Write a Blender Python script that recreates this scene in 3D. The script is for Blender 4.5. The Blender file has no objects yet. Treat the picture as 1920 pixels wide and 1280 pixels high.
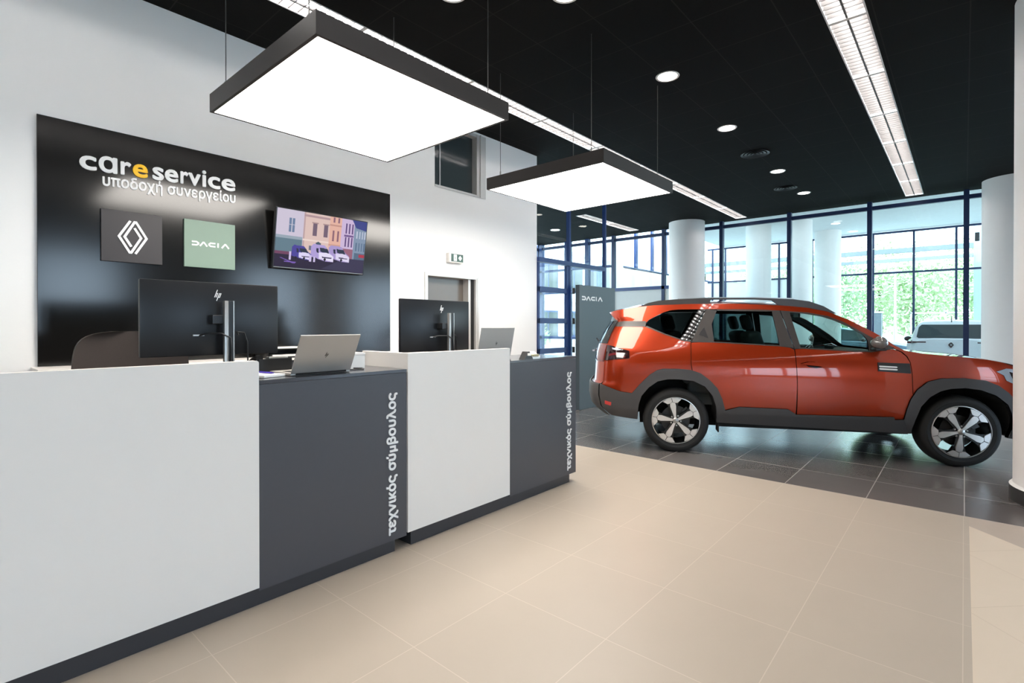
import bpy, bmesh, math, random
from mathutils import Vector, Matrix
from mathutils.geometry import delaunay_2d_cdt

sc = bpy.context.scene
COL = sc.collection
random.seed(7)

# ------------------------------------------------------------------ camera
cam_data = bpy.data.cameras.new('camera')
cam_data.sensor_width = 36.0
cam_data.lens = 36.0 * 968.0 / 1920.0
cam_data.shift_y = -25.0 / 1920.0
cam_data.clip_start = 0.05
cam_data.clip_end = 300
cam = bpy.data.objects.new('camera', cam_data)
COL.objects.link(cam)
YAW = math.atan((1808 - 960) / 968.0)
cam.location = (0, 0, 1.40)
cam.rotation_euler = (math.pi / 2 - 0.005, 0, YAW)
sc.camera = cam

# ------------------------------------------------------------------ world and exposure
world = bpy.data.worlds.new('overcast_sky')
sc.world = world
world.use_nodes = True
wn = world.node_tree
wn.nodes.clear()
w_out = wn.nodes.new('ShaderNodeOutputWorld')
w_bg = wn.nodes.new('ShaderNodeBackground')
w_tc = wn.nodes.new('ShaderNodeTexCoord')
w_sep = wn.nodes.new('ShaderNodeSeparateXYZ')
w_ramp = wn.nodes.new('ShaderNodeValToRGB')
w_ramp.color_ramp.elements[0].position = 0.0
w_ramp.color_ramp.elements[0].color = (0.88, 0.95, 1.0, 1)
w_ramp.color_ramp.elements[1].position = 0.6
w_ramp.color_ramp.elements[1].color = (0.70, 0.85, 1.0, 1)
wn.links.new(w_tc.outputs['Generated'], w_sep.inputs[0])
wn.links.new(w_sep.outputs['Z'], w_ramp.inputs[0])
wn.links.new(w_ramp.outputs[0], w_bg.inputs['Color'])
w_bg.inputs['Strength'].default_value = 4.5
wn.links.new(w_bg.outputs[0], w_out.inputs[0])
LED = 8.0          # pendants
STRIP = 22.0        # strip luminaires
DOWN = 9.0        # downlights
vs = sc.view_settings
vs.view_transform = 'Standard'
vs.look = 'None'
vs.exposure = 0.95
vs.gamma = 1.0
vs.use_curve_mapping = False
sc.cycles.use_denoising = True
sc.cycles.max_bounces = 10
sc.cycles.transparent_max_bounces = 24
sc.cycles.sample_clamp_indirect = 8.0

# ------------------------------------------------------------------ materials
def lin(*c):
    r = []
    for v in c:
        v = v / 255.0
        r.append(v / 12.92 if v <= 0.04045 else ((v + 0.055) / 1.055) ** 2.4)
    return tuple(r)

def mat(name, color, rough=0.5, metal=0.0, coat=0.0, spec=0.5, emit=None, strength=0.0, noise=0.06, nscale=9.0, coat_rough=0.03, bump=0.0, bscale=200.0):
    m = bpy.data.materials.new(name)
    m.use_nodes = True
    nt = m.node_tree
    b = nt.nodes['Principled BSDF']
    b.inputs['Base Color'].default_value = (*color, 1)
    b.inputs['Roughness'].default_value = rough
    b.inputs['Metallic'].default_value = metal
    b.inputs['Specular IOR Level'].default_value = spec
    b.inputs['Coat Weight'].default_value = coat
    b.inputs['Coat Roughness'].default_value = coat_rough
    if emit:
        b.inputs['Emission Color'].default_value = (*emit, 1)
        b.inputs['Emission Strength'].default_value = strength
    if noise:
        tc = nt.nodes.new('ShaderNodeTexCoord')
        nz = nt.nodes.new('ShaderNodeTexNoise')
        nz.inputs['Scale'].default_value = nscale
        nz.inputs['Detail'].default_value = 4
        mx = nt.nodes.new('ShaderNodeMix')
        mx.data_type = 'RGBA'
        mx.inputs[6].default_value = (*[c * (1 - noise) for c in color], 1)
        mx.inputs[7].default_value = (*[min(1, c * (1 + noise)) for c in color], 1)
        nt.links.new(tc.outputs['Object'], nz.inputs['Vector'])
        nt.links.new(nz.outputs['Fac'], mx.inputs[0])
        nt.links.new(mx.outputs[2], b.inputs['Base Color'])
        if bump:
            n2 = nt.nodes.new('ShaderNodeTexNoise')
            n2.inputs['Scale'].default_value = bscale
            bp = nt.nodes.new('ShaderNodeBump')
            bp.inputs['Strength'].default_value = bump
            bp.inputs['Distance'].default_value = 0.002
            nt.links.new(tc.outputs['Object'], n2.inputs['Vector'])
            nt.links.new(n2.outputs['Fac'], bp.inputs['Height'])
            nt.links.new(bp.outputs[0], b.inputs['Normal'])
    return m

def glass_mat(name, tint, ior=1.45, rough=0.0):
    m = bpy.data.materials.new(name)
    m.use_nodes = True
    nt = m.node_tree
    nt.nodes.clear()
    o = nt.nodes.new('ShaderNodeOutputMaterial')
    t = nt.nodes.new('ShaderNodeBsdfTransparent')
    t.inputs[0].default_value = (*tint, 1)
    g = nt.nodes.new('ShaderNodeBsdfGlossy')
    g.inputs['Roughness'].default_value = rough
    f = nt.nodes.new('ShaderNodeFresnel')
    ge = nt.nodes.new('ShaderNodeNewGeometry')
    mr = nt.nodes.new('ShaderNodeMapRange')      # a thin sheet reflects alike from both faces
    mr.inputs['To Min'].default_value = ior
    mr.inputs['To Max'].default_value = 1.0 / ior
    nt.links.new(ge.outputs['Backfacing'], mr.inputs['Value'])
    nt.links.new(mr.outputs[0], f.inputs['IOR'])
    mx = nt.nodes.new('ShaderNodeMixShader')
    nt.links.new(f.outputs[0], mx.inputs[0])
    nt.links.new(t.outputs[0], mx.inputs[1])
    nt.links.new(g.outputs[0], mx.inputs[2])
    nt.links.new(mx.outputs[0], o.inputs[0])
    return m

def tile_mat(name, color, grout, size=(0.6, 0.6), offset=(0.0, 0.0), width=0.004, rough=0.35, angle=0.0, vary=0.04, coat=0.0, spec=0.5, cloud=0.05):
    m = bpy.data.materials.new(name)
    m.use_nodes = True
    nt = m.node_tree
    L = nt.links.new
    b = nt.nodes['Principled BSDF']
    b.inputs['Roughness'].default_value = rough
    b.inputs['Coat Weight'].default_value = coat
    b.inputs['Specular IOR Level'].default_value = spec
    tc = nt.nodes.new('ShaderNodeTexCoord')
    mp = nt.nodes.new('ShaderNodeMapping')
    mp.inputs['Rotation'].default_value = (0, 0, angle)
    mp.inputs['Location'].default_value = (-offset[0], -offset[1], 0)
    L(tc.outputs['Object'], mp.inputs[0])
    sp = nt.nodes.new('ShaderNodeSeparateXYZ')
    L(mp.outputs[0], sp.inputs[0])
    masks, cells = [], []
    for k in (0, 1):
        dv = nt.nodes.new('ShaderNodeMath'); dv.operation = 'DIVIDE'; dv.inputs[1].default_value = size[k]
        L(sp.outputs[k], dv.inputs[0])
        ad = nt.nodes.new('ShaderNodeMath'); ad.operation = 'ADD'; ad.inputs[1].default_value = 100.5
        L(dv.outputs[0], ad.inputs[0])
        fl = nt.nodes.new('ShaderNodeMath'); fl.operation = 'FLOOR'
        L(dv.outputs[0], fl.inputs[0]); cells.append(fl)
        fr = nt.nodes.new('ShaderNodeMath'); fr.operation = 'FRACT'
        L(ad.outputs[0], fr.inputs[0])
        sb = nt.nodes.new('ShaderNodeMath'); sb.operation = 'SUBTRACT'; sb.inputs[1].default_value = 0.5
        L(fr.outputs[0], sb.inputs[0])
        ab = nt.nodes.new('ShaderNodeMath'); ab.operation = 'ABSOLUTE'
        L(sb.outputs[0], ab.inputs[0])
        lt = nt.nodes.new('ShaderNodeMath'); lt.operation = 'LESS_THAN'; lt.inputs[1].default_value = width / size[k] / 2
        L(ab.outputs[0], lt.inputs[0]); masks.append(lt)
    mxm = nt.nodes.new('ShaderNodeMath'); mxm.operation = 'MAXIMUM'
    L(masks[0].outputs[0], mxm.inputs[0]); L(masks[1].outputs[0], mxm.inputs[1])
    cb = nt.nodes.new('ShaderNodeCombineXYZ')
    L(cells[0].outputs[0], cb.inputs[0]); L(cells[1].outputs[0], cb.inputs[1])
    wn_ = nt.nodes.new('ShaderNodeTexWhiteNoise')
    L(cb.outputs[0], wn_.inputs['Vector'])
    nz = nt.nodes.new('ShaderNodeTexNoise'); nz.inputs['Scale'].default_value = 3.0; nz.inputs['Detail'].default_value = 8
    L(tc.outputs['Object'], nz.inputs['Vector'])
    mr = nt.nodes.new('ShaderNodeMapRange')
    mr.inputs['To Min'].default_value = 1 - vary; mr.inputs['To Max'].default_value = 1 + vary
    L(wn_.outputs['Value'], mr.inputs['Value'])
    mr2 = nt.nodes.new('ShaderNodeMapRange')
    mr2.inputs['To Min'].default_value = 1 - cloud; mr2.inputs['To Max'].default_value = 1 + cloud
    L(nz.outputs['Fac'], mr2.inputs['Value'])
    ml = nt.nodes.new('ShaderNodeMath'); ml.operation = 'MULTIPLY'
    L(mr.outputs[0], ml.inputs[0]); L(mr2.outputs[0], ml.inputs[1])
    vm = nt.nodes.new('ShaderNodeVectorMath'); vm.operation = 'SCALE'
    vm.inputs[0].default_value = color
    L(ml.outputs[0], vm.inputs['Scale'])
    mx = nt.nodes.new('ShaderNodeMix'); mx.data_type = 'RGBA'
    mx.inputs[7].default_value = (*grout, 1)
    L(mxm.outputs[0], mx.inputs[0]); L(vm.outputs[0], mx.inputs[6])
    L(mx.outputs[2], b.inputs['Base Color'])
    return m

def emit_mat(name, color, strength):
    m = bpy.data.materials.new(name)
    m.use_nodes = True
    nt = m.node_tree
    nt.nodes.clear()
    o = nt.nodes.new('ShaderNodeOutputMaterial')
    e = nt.nodes.new('ShaderNodeEmission')
    e.inputs[0].default_value = (*color, 1)
    e.inputs[1].default_value = strength
    nt.links.new(e.outputs[0], o.inputs[0])
    return m

MT = {}
MT['wall'] = mat('white_wall_paint', lin(245, 243, 240), 0.6, noise=0.015, nscale=2)
MT['wall_end'] = mat('grey_white_panel', lin(205, 206, 204), 0.6, noise=0.02)
MT['ceiling'] = tile_mat('black_ceiling_tile', lin(15, 14, 12), lin(36, 35, 33), (0.6, 0.6), (0.03, 0.15), 0.010, 0.8, vary=0.08, spec=0.12)
MT['beige'] = tile_mat('beige_porcelain_tile', lin(176, 164, 149), lin(192, 180, 165), (0.6, 0.6), (0.0, 0.805), 0.004, 0.42, vary=0.012, spec=0.4, cloud=0.03)
MT['cream'] = tile_mat('cream_porcelain_tile', lin(210, 195, 176), lin(196, 180, 160), (0.6, 0.6), (0.0, 0.0), 0.004, 0.4, angle=math.pi / 4, vary=0.015, spec=0.4, cloud=0.03)
MT['greige'] = mat('greige_porcelain_tile', lin(180, 166, 152), 0.42, spec=0.4, noise=0.03)
MT['slate'] = tile_mat('dark_slate_tile', lin(98, 93, 91), lin(172, 166, 160), (0.6, 0.6), (0.005, 0.24), 0.007, 0.24, vary=0.06, spec=0.5, cloud=0.08)
MT['laminate_white'] = mat('white_laminate', lin(234, 228, 221), 0.45, noise=0.01)
MT['laminate_grey'] = mat('charcoal_laminate', lin(68, 68, 73), 0.42, noise=0.03, nscale=30)
MT['counter'] = mat('charcoal_counter_laminate', lin(66, 65, 69), 0.2, spec=0.7, noise=0.03)
MT['plinth'] = mat('dark_plinth_laminate', lin(50, 50, 54), 0.4, noise=0.03)
MT['panel'] = mat('black_satin_panel', lin(18, 17, 16), 0.15, spec=0.6, noise=0.02)
MT['white_letter'] = mat('white_acrylic', lin(240, 238, 236), 0.45, noise=0.01)
MT['yellow_letter'] = mat('yellow_acrylic', lin(255, 196, 0), 0.45, noise=0.01)
MT['logo_black'] = mat('dark_brown_acrylic', lin(44, 38, 39), 0.45, noise=0.02)
MT['sage'] = mat('sage_green_acrylic', lin(126, 147, 131), 0.5, noise=0.02)
MT['black_plastic'] = mat('black_plastic', lin(26, 26, 27), 0.35, noise=0.05)
MT['monitor_back'] = mat('glossy_black_plastic', lin(20, 21, 24), 0.34, spec=0.4, noise=0.04)
MT['silver'] = mat('brushed_silver', lin(186, 184, 180), 0.35, metal=0.85, noise=0.03)
MT['laptop'] = mat('laptop_silver', lin(176, 172, 166), 0.45, metal=0.5, noise=0.02)
MT['logo_dark'] = mat('dark_mirror_logo', lin(70, 68, 66), 0.3, metal=0.6, noise=0.02)
MT['aluminium'] = mat('aluminium_frame', lin(205, 202, 198), 0.4, metal=0.3, noise=0.02)
MT['lamp_frame'] = mat('dark_bronze_frame', lin(50, 44, 41), 0.45, noise=0.04)
MT['led'] = emit_mat('led_diffuser', (1.0, 0.945, 0.875), LED)
MT['tube'] = emit_mat('fluorescent_tube', (1.0, 0.97, 0.95), STRIP)
MT['down'] = emit_mat('downlight_lens', (1.0, 0.93, 0.82), DOWN)
MT['reflector'] = mat('white_reflector', lin(225, 222, 220), 0.4, noise=0.01)
MT['louvre'] = mat('mirror_louvre', lin(98, 96, 95), 0.5, noise=0.02)
MT['wire'] = mat('steel_wire', lin(120, 118, 115), 0.35, metal=0.8, noise=0.02)
MT['blue'] = mat('blue_powder_coat', lin(20, 50, 106), 0.35, noise=0.03)
MT['navy'] = mat('navy_powder_coat', lin(24, 44, 84), 0.4, noise=0.03)
MT['glass'] = glass_mat('teal_window_glass', (0.80, 0.92, 0.93))
MT['glass_clear'] = glass_mat('clear_partition_glass', (0.86, 0.93, 0.95))
MT['glass_blue'] = glass_mat('blue_tinted_glass', (0.68, 0.82, 0.95))
MT['dark_glass'] = mat('dark_glass_pane', lin(58, 66, 68), 0.08, noise=0.02)
MT['column'] = mat('white_column_plaster', lin(238, 234, 231), 0.6, noise=0.02)
MT['skirt'] = tile_mat('dark_skirting_tile', lin(52, 50, 49), lin(120, 116, 110), (0.2, 0.2), (0, 0), 0.004, 0.35)
MT['door'] = mat('taupe_door_leaf', lin(100, 92, 84), 0.28, spec=0.6, noise=0.03)
MT['black_seal'] = mat('black_rubber_seal', lin(20, 19, 18), 0.6)
MT['exit_green'] = mat('exit_sign_face', lin(62, 84, 76), 0.4, emit=lin(62, 84, 76), strength=0.25)
MT['exit_white'] = mat('exit_sign_symbol', lin(235, 240, 236), 0.4, emit=(0.9, 0.95, 0.92), strength=0.5)
MT['totem'] = mat('slate_grey_totem', lin(80, 88, 92), 0.38, noise=0.02)
MT['chair'] = mat('brown_black_mesh_fabric', lin(58, 49, 45), 0.8, noise=0.1, nscale=120)
MT['paper'] = mat('white_paper', lin(240, 238, 232), 0.7)
MT['soffit'] = mat('white_soffit', lin(244, 246, 246), 0.7)
MT['concrete'] = mat('pale_concrete', lin(200, 198, 192), 0.8, noise=0.08, nscale=1.5)
MT['beam'] = mat('grey_steel_beam', lin(124, 126, 130), 0.6)
MT['bark'] = mat('tree_bark', lin(96, 84, 70), 0.9, noise=0.2)
MT['leaf'] = mat('light_green_leaf', lin(184, 199, 152), 0.6, noise=0.25, nscale=1.2)
MT['leaf2'] = mat('mid_green_leaf', lin(160, 181, 136), 0.6, noise=0.25, nscale=1.2)

# ------------------------------------------------------------------ mesh builder
class B:
    """Collects pieces of one part and links them as one mesh object."""
    def __init__(s):
        s.v, s.f, s.n = [], [], None
    def add(s, verts, faces):
        k = len(s.v)
        s.v += [tuple(p) for p in verts]
        s.f += [tuple(i + k for i in f) for f in faces]
        return s
    def box(s, x0, x1, y0, y1, z0, z1, bev=0.0, seg=2, m=None):
        bm = bmesh.new()
        vs_ = [bm.verts.new(p) for p in ((x0, y0, z0), (x1, y0, z0), (x1, y1, z0), (x0, y1, z0), (x0, y0, z1), (x1, y0, z1), (x1, y1, z1), (x0, y1, z1))]
        for f in ((0, 3, 2, 1), (4, 5, 6, 7), (0, 1, 5, 4), (1, 2, 6, 5), (2, 3, 7, 6), (3, 0, 4, 7)):
            bm.faces.new([vs_[i] for i in f])
        if bev:
            bmesh.ops.bevel(bm, geom=bm.edges[:], offset=bev, segments=seg, affect='EDGES', profile=0.5)
        return s.bm(bm, m)
    def bm(s, bm, m=None):
        bm.verts.index_update()
        vv = [(m @ v.co if m else v.co.copy()) for v in bm.verts]
        ff = [[v.index for v in f.verts] for f in bm.faces]
        bm.free()
        return s.add(vv, ff)
    def prism(s, poly, a, b, fn):
        """poly: 2D outline; fn(u, v, w) -> 3D; between w=a and w=b"""
        k = len(poly)
        vv = [fn(p[0], p[1], a) for p in poly] + [fn(p[0], p[1], b) for p in poly]
        ff = [tuple(range(k))[::-1], tuple(range(k, 2 * k))] + [(i, (i + 1) % k, (i + 1) % k + k, i + k) for i in range(k)]
        return s.add(vv, ff)
    def lathe(s, prof, seg=48, fn=lambda r, h, c, d: (r * c, r * d, h), closed=False):
        """prof: (radius, height) list"""
        vv, ff, k = [], [], len(prof)
        for i in range(seg):
            a = 2 * math.pi * i / seg
            for r, h in prof:
                vv.append(fn(r, h, math.cos(a), math.sin(a)))
        for i in range(seg):
            j = (i + 1) % seg
            for q in range(k if closed else k - 1):
                p = (q + 1) % k
                ff.append((i * k + q, j * k + q, j * k + p, i * k + p))
        return s.add(vv, ff)
    def cyl(s, x, y, z0, z1, r, r2=None, seg=32):
        r2 = r if r2 is None else r2
        vv = []
        for i in range(seg):
            a = 2 * math.pi * i / seg
            vv.append((x + r * math.cos(a), y + r * math.sin(a), z0))
        for i in range(seg):
            a = 2 * math.pi * i / seg
            vv.append((x + r2 * math.cos(a), y + r2 * math.sin(a), z1))
        ff = [tuple(range(seg))[::-1], tuple(range(seg, 2 * seg))] + [(i, (i + 1) % seg, (i + 1) % seg + seg, i + seg) for i in range(seg)]
        return s.add(vv, ff)
    def tube(s, pts, r, seg=8):
        pts = [Vector(p) for p in pts]
        rr = r if isinstance(r, (list, tuple)) else [r] * len(pts)
        vv, ff = [], []
        prev = None
        for i, p in enumerate(pts):
            d = (pts[min(i + 1, len(pts) - 1)] - pts[max(i - 1, 0)]).normalized()
            ref = prev if prev is not None else (Vector((0, 0, 1)) if abs(d.z) < 0.9 else Vector((1, 0, 0)))
            u = (ref - d * ref.dot(d)).normalized()
            prev = u
            w = d.cross(u)
            for q in range(seg):
                a = 2 * math.pi * q / seg
                vv.append(p + (u * math.cos(a) + w * math.sin(a)) * rr[i])
        k = len(pts)
        for i in range(k - 1):
            for q in range(seg):
                j = (q + 1) % seg
                ff.append((i * seg + q, i * seg + j, (i + 1) * seg + j, (i + 1) * seg + q))
        ff.append(tuple(range(seg))[::-1])
        ff.append(tuple(range((k - 1) * seg, k * seg)))
        return s.add(vv, ff)
    def grid(s, rows):
        """rows: list of equal-length point lists"""
        k = len(rows[0])
        vv = [p for r in rows for p in r]
        ff = [(i * k + j, i * k + j + 1, (i + 1) * k + j + 1, (i + 1) * k + j) for i in range(len(rows) - 1) for j in range(k - 1)]
        return s.add(vv, ff)
    def sphere(s, c, r, seg=20, ring=12, m=None):
        bm = bmesh.new()
        bmesh.ops.create_uvsphere(bm, u_segments=seg, v_segments=ring, radius=1.0)
        for v in bm.verts:
            v.co = Vector((c[0] + v.co.x * r[0], c[1] + v.co.y * r[1], c[2] + v.co.z * r[2]))
        return s.bm(bm, m)
    def obj(s, name, material, parent=None, smooth=False, normals=None, fix=True, loc=None):
        me = bpy.data.meshes.new(name)
        me.from_pydata(s.v, [], s.f)
        me.materials.append(material if not isinstance(material, str) else MT[material])
        if fix:
            bm = bmesh.new()
            bm.from_mesh(me)
            bmesh.ops.recalc_face_normals(bm, faces=bm.faces[:])
            bm.to_mesh(me)
            bm.free()
        if smooth:
            for p in me.polygons:
                p.use_smooth = True
            if smooth is not True and not normals:
                me.set_sharp_from_angle(angle=math.radians(smooth))
        if normals:
            me.normals_split_custom_set_from_vertices([Vector(n).normalized() for n in normals])
        me.update()
        o = bpy.data.objects.new(name, me)
        COL.objects.link(o)
        if parent is not None:
            o.parent = parent
        if loc:
            o.location = loc
        return o

def thing(name, label, cat, loc=(0, 0, 0), rz=0.0, group=None):
    o = bpy.data.objects.new(name, None)
    COL.objects.link(o)
    o.empty_display_size = 0.1
    o.location = loc
    o.rotation_euler = (0, 0, rz)
    o['label'] = label
    o['category'] = cat
    if group:
        o['group'] = group
    return o

def tag(o, label, cat, group=None):
    o['label'] = label
    o['category'] = cat
    if group:
        o['group'] = group
    return o

def struct(o):
    o['kind'] = 'structure'
    return o

def text_verts(body, size=1.0, offset=0.0, extrude=0.0, spacing=1.0):
    """solid lettering from the outlines of the built-in font, filled by winding number"""
    c = bpy.data.curves.new('lettering', 'FONT')
    c.body = body
    c.size = size
    c.offset = offset
    c.space_character = spacing
    c.resolution_u = 4
    c.fill_mode = 'NONE' if 'NONE' in [e.identifier for e in c.bl_rna.properties['fill_mode'].enum_items] else 'FRONT'
    c.dimensions = '3D'
    c.fill_mode = 'HALF' if c.fill_mode not in ('NONE',) else c.fill_mode
    o = bpy.data.objects.new('lettering', c)
    COL.objects.link(o)
    dg = bpy.context.evaluated_depsgraph_get()
    dg.update()
    ev = o.evaluated_get(dg)
    me = ev.to_mesh()
    P = [Vector((v.co.x, v.co.y)) for v in me.vertices]
    nxt = {}
    for e in me.edges:
        a, b = e.vertices
        nxt.setdefault(a, []).append(b)
        nxt.setdefault(b, []).append(a)
    ev.to_mesh_clear()
    bpy.data.objects.remove(o)
    bpy.data.curves.remove(c)
    loops, seen = [], set()
    for a in range(len(P)):
        if a in seen or a not in nxt:
            continue
        lp = [a]
        seen.add(a)
        cur = a + 1 if a + 1 in nxt[a] else nxt[a][0]
        while cur not in seen:
            lp.append(cur)
            seen.add(cur)
            cand = [q for q in nxt[cur] if q not in seen]
            if not cand:
                break
            cur = cand[0]
        if len(lp) > 2:
            loops.append(lp)
    # glyphs: loops whose boxes overlap in x are filled together
    def bx(l):
        return min(P[i].x for i in l), max(P[i].x for i in l)
    loops.sort(key=lambda l: bx(l)[0])
    groups = []
    for l in loops:
        a, b = bx(l)
        if groups and a < groups[-1][1]:
            groups[-1][0].append(l)
            groups[-1][1] = max(groups[-1][1], b)
        else:
            groups.append([[l], b])
    vv, ff = [], []
    for ls, _ in groups:
        polys = [[P[i] for i in l] for l in ls]
        pts, edges = [], []
        for pl in polys:
            k = len(pts)
            pts += pl
            edges += [(k + i, k + (i + 1) % len(pl)) for i in range(len(pl))]
        res = delaunay_2d_cdt(pts, edges, [], 0, 1e-5)
        V, F_ = res[0], res[2]
        keep = []
        for f in F_:
            ce = sum((V[i] for i in f), Vector((0, 0))) / len(f)
            wnd = 0
            for pl in polys:
                for i in range(len(pl)):
                    p, q = pl[i - 1], pl[i]
                    if (p.y <= ce.y) != (q.y <= ce.y):
                        xx = p.x + (q.x - p.x) * (ce.y - p.y) / (q.y - p.y)
                        if xx > ce.x:
                            wnd += 1 if q.y > p.y else -1
            if wnd != 0:
                keep.append(tuple(f))
        k, m = len(vv), len(V)
        vv += [(p.x, p.y, extrude) for p in V] + [(p.x, p.y, -extrude) for p in V]
        cnt = {}
        for f in keep:
            ff.append(tuple(i + k for i in f))
            ff.append(tuple(i + k + m for i in f[::-1]))
            for i in range(len(f)):
                a, b = f[i], f[(i + 1) % len(f)]
                if (b, a) in cnt:
                    cnt[(b, a)] = None
                else:
                    cnt[(a, b)] = 1
        for (a, b), t in cnt.items():
            if t:
                ff.append((b + k, a + k, a + k + m, b + k + m))
    used = sorted({i for f in ff for i in f})
    mp = {i: n for n, i in enumerate(used)}
    return [vv[i] for i in used], [tuple(mp[i] for i in f) for f in ff]

def BOLD(r):
    return [(0, 0, 0)] + [(r * math.cos(k * math.pi / 4), r * math.sin(k * math.pi / 4), 0.0015 * (k + 1)) for k in range(8)]

def fit_text(b, body, fn, u0, u1, v0, xh=None, bold=0.02, ext=0.01, spacing=1.0, word=None):
    """lettering scaled to span u0..u1 with its baseline at v0; fn(u, v, w) -> 3D"""
    vv, ff = text_verts(body, 1.0, 0.0, ext, spacing)
    a = min(p[0] for p in vv); z = max(p[0] for p in vv)
    if word is not None:    # only the first or the second word, placed as in the whole line
        thr = max(p[0] for p in text_verts(body.split()[0], 1.0, 0.0, ext, spacing)[0]) + 0.06
        ff = [f for f in ff if (vv[f[0]][0] > thr) == bool(word)]
        used = sorted({i for f in ff for i in f})
        mp_ = {i: n for n, i in enumerate(used)}
        vv, ff = [vv[i] for i in used], [tuple(mp_[i] for i in f) for f in ff]
    s = (u1 - u0) / (z - a)
    sy = xh if xh else s
    for dx, dy, dz in BOLD(bold):
        b.add([fn(u0 + (p[0] - a + dx) * s, v0 + (p[1] + dy) * sy, (p[2] + ext + dz) * s) for p in vv], ff)
    return s

def stroke(b, pts, w, fn, t):
    """a mitred flat stroke of width w along 2D points, t thick"""
    P = [Vector(p) for p in pts]
    left, right = [], []
    for i, p in enumerate(P):
        d1 = (P[i] - P[i - 1]).normalized() if i else (P[1] - P[0]).normalized()
        d2 = (P[i + 1] - P[i]).normalized() if i < len(P) - 1 else d1
        n1 = Vector((-d1.y, d1.x)); n2 = Vector((-d2.y, d2.x))
        m = (n1 + n2).normalized()
        k = w / 2 / max(0.3, m.dot(n1))
        left.append(p + m * k); right.append(p - m * k)
    for i in range(len(P) - 1):
        b.prism([left[i], left[i + 1], right[i + 1], right[i]], 0, t, fn)

ORD = ['first', 'second', 'third', 'fourth', 'fifth', 'sixth', 'seventh', 'eighth', 'ninth', 'tenth', 'eleventh', 'twelfth']
ORD.append('thirteenth')
ID = lambda u, v, w: (u, v, w)
# ------------------------------------------------------------------ floor, ceiling, walls
CZ = 4.0
EY = 13.2            # end glazing
WX = -4.95           # face of the white wall
struct(B().add([(-5.15, -5, 0), (0.03, -5, 0), (0.03, 5.04, 0), (-5.15, 5.04, 0)], [(0, 1, 2, 3)]).obj('floor_beige', 'beige'))
struct(B().add([(-10.4, 5.04, 0), (7, 5.04, 0), (7, 20.95, 0), (-10.4, 20.95, 0)], [(0, 1, 2, 3)]).obj('floor_slate', 'slate'))
struct(B().add([(0.03, -5, 0), (7, -5, 0), (7, -2.16, 0), (0.03, 4.81, 0)], [(0, 1, 2, 3)]).obj('floor_cream', 'cream'))
struct(B().add([(0.03, 4.81, 0), (7, -2.16, 0), (7, 5.04, 0), (0.03, 5.04, 0)], [(0, 1, 2, 3)]).obj('floor_greige', 'greige'))

ROWS = [(-0.90, -0.61, 13), (-4.19, -3.93, 13), (2.38, 2.67, 13)]  # unseen third row and row ends behind the camera are added for light
PITCH = 1.31
def slots():
    return [(x0, x1, 13.04 - n * PITCH, 13.04) for x0, x1, n in ROWS] + [(-6.94, -6.66, 12.84 - 2 * PITCH, 12.84)]
SL = slots()
xs = sorted({-10.4, 7.0} | {x for s in SL for x in s[:2]})
ys = sorted({-5.0, 13.3} | {y for s in SL for y in s[2:]})
cb = B()
for xa, xb in zip(xs, xs[1:]):
    for ya, yb in zip(ys, ys[1:]):
        mx, my = (xa + xb) / 2, (ya + yb) / 2
        if not any(s[0] < mx < s[1] and s[2] < my < s[3] for s in SL):
            cb.add([(xa, ya, CZ), (xa, yb, CZ), (xb, yb, CZ), (xb, ya, CZ)], [(0, 1, 2, 3)])
struct(cb.obj('ceiling', 'ceiling', fix=False))

wl = B()
for y0, y1, z0, z1 in ((-5, 4.03, 0, 4), (4.03, 4.96, 2.055, 3.13), (4.03, 4.195, 3.13, 4), (5.095, 6.23, 0, 4), (4.96, 5.095, 0, 3.13), (4.195, 5.095, 3.97, 4)):
    wl.box(WX - 0.25, WX, y0, y1, z0, z1)
struct(wl.obj('wall_left', 'wall'))
struct(B().box(-5.2, 7, -5.2, -5, 0, 4).obj('wall_back', 'wall'))
wr = B()
wr.box(7, 7.2, -5, 13.3, 0, 0.3)
wr.box(7, 7.2, -5, 13.3, 3.3, 4.0)
for ya, yb in ((-1.2, 1.5), (3.5, 6.4), (9.5, 10.4)):
    wr.box(7, 7.2, ya, yb, 0.3, 3.3)
struct(wr.obj('wall_right', mat('dark_grey_wall_paint', lin(74, 72, 70), 0.6)))
fr = B()
for k in range(12):
    y = -4.9 + k * 1.65
    fr.box(7.0, 7.1, y - 0.04, y + 0.04, 0.3, 3.3)
for z in (0.33, 1.1, 3.27):
    fr.box(7.01, 7.09, -5, 13.3, z - 0.03, z + 0.03)
w3 = struct(fr.obj('window_3', 'blue'))
B().add([(7.05, -5, 0.3), (7.05, 13.3, 0.3), (7.05, 13.3, 3.3), (7.05, -5, 3.3)], [(0, 1, 2, 3)]).obj('window_pane', 'glass_blue', w3)

# white framed upper window in the left wall
uw = struct(B().box(WX - 0.12, WX + 0.012, 4.92, 5.095, 3.13, 3.97, 0.004).box(WX - 0.12, WX + 0.012, 4.195, 4.92, 3.13, 3.155).box(WX - 0.12, WX + 0.006, 4.195, 4.92, 3.93, 3.97).box(WX - 0.02, WX + 0.03, 4.975, 4.99, 3.13, 3.97).obj('window_2', 'aluminium'))
B().box(WX - 0.10, WX - 0.08, 4.195, 4.92, 3.155, 3.93).obj('window_pane', 'dark_glass', uw)
B().box(WX - 0.08, WX - 0.07, 4.335, 4.35, 3.155, 3.93).obj('window_mullion', 'aluminium', uw)

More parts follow.
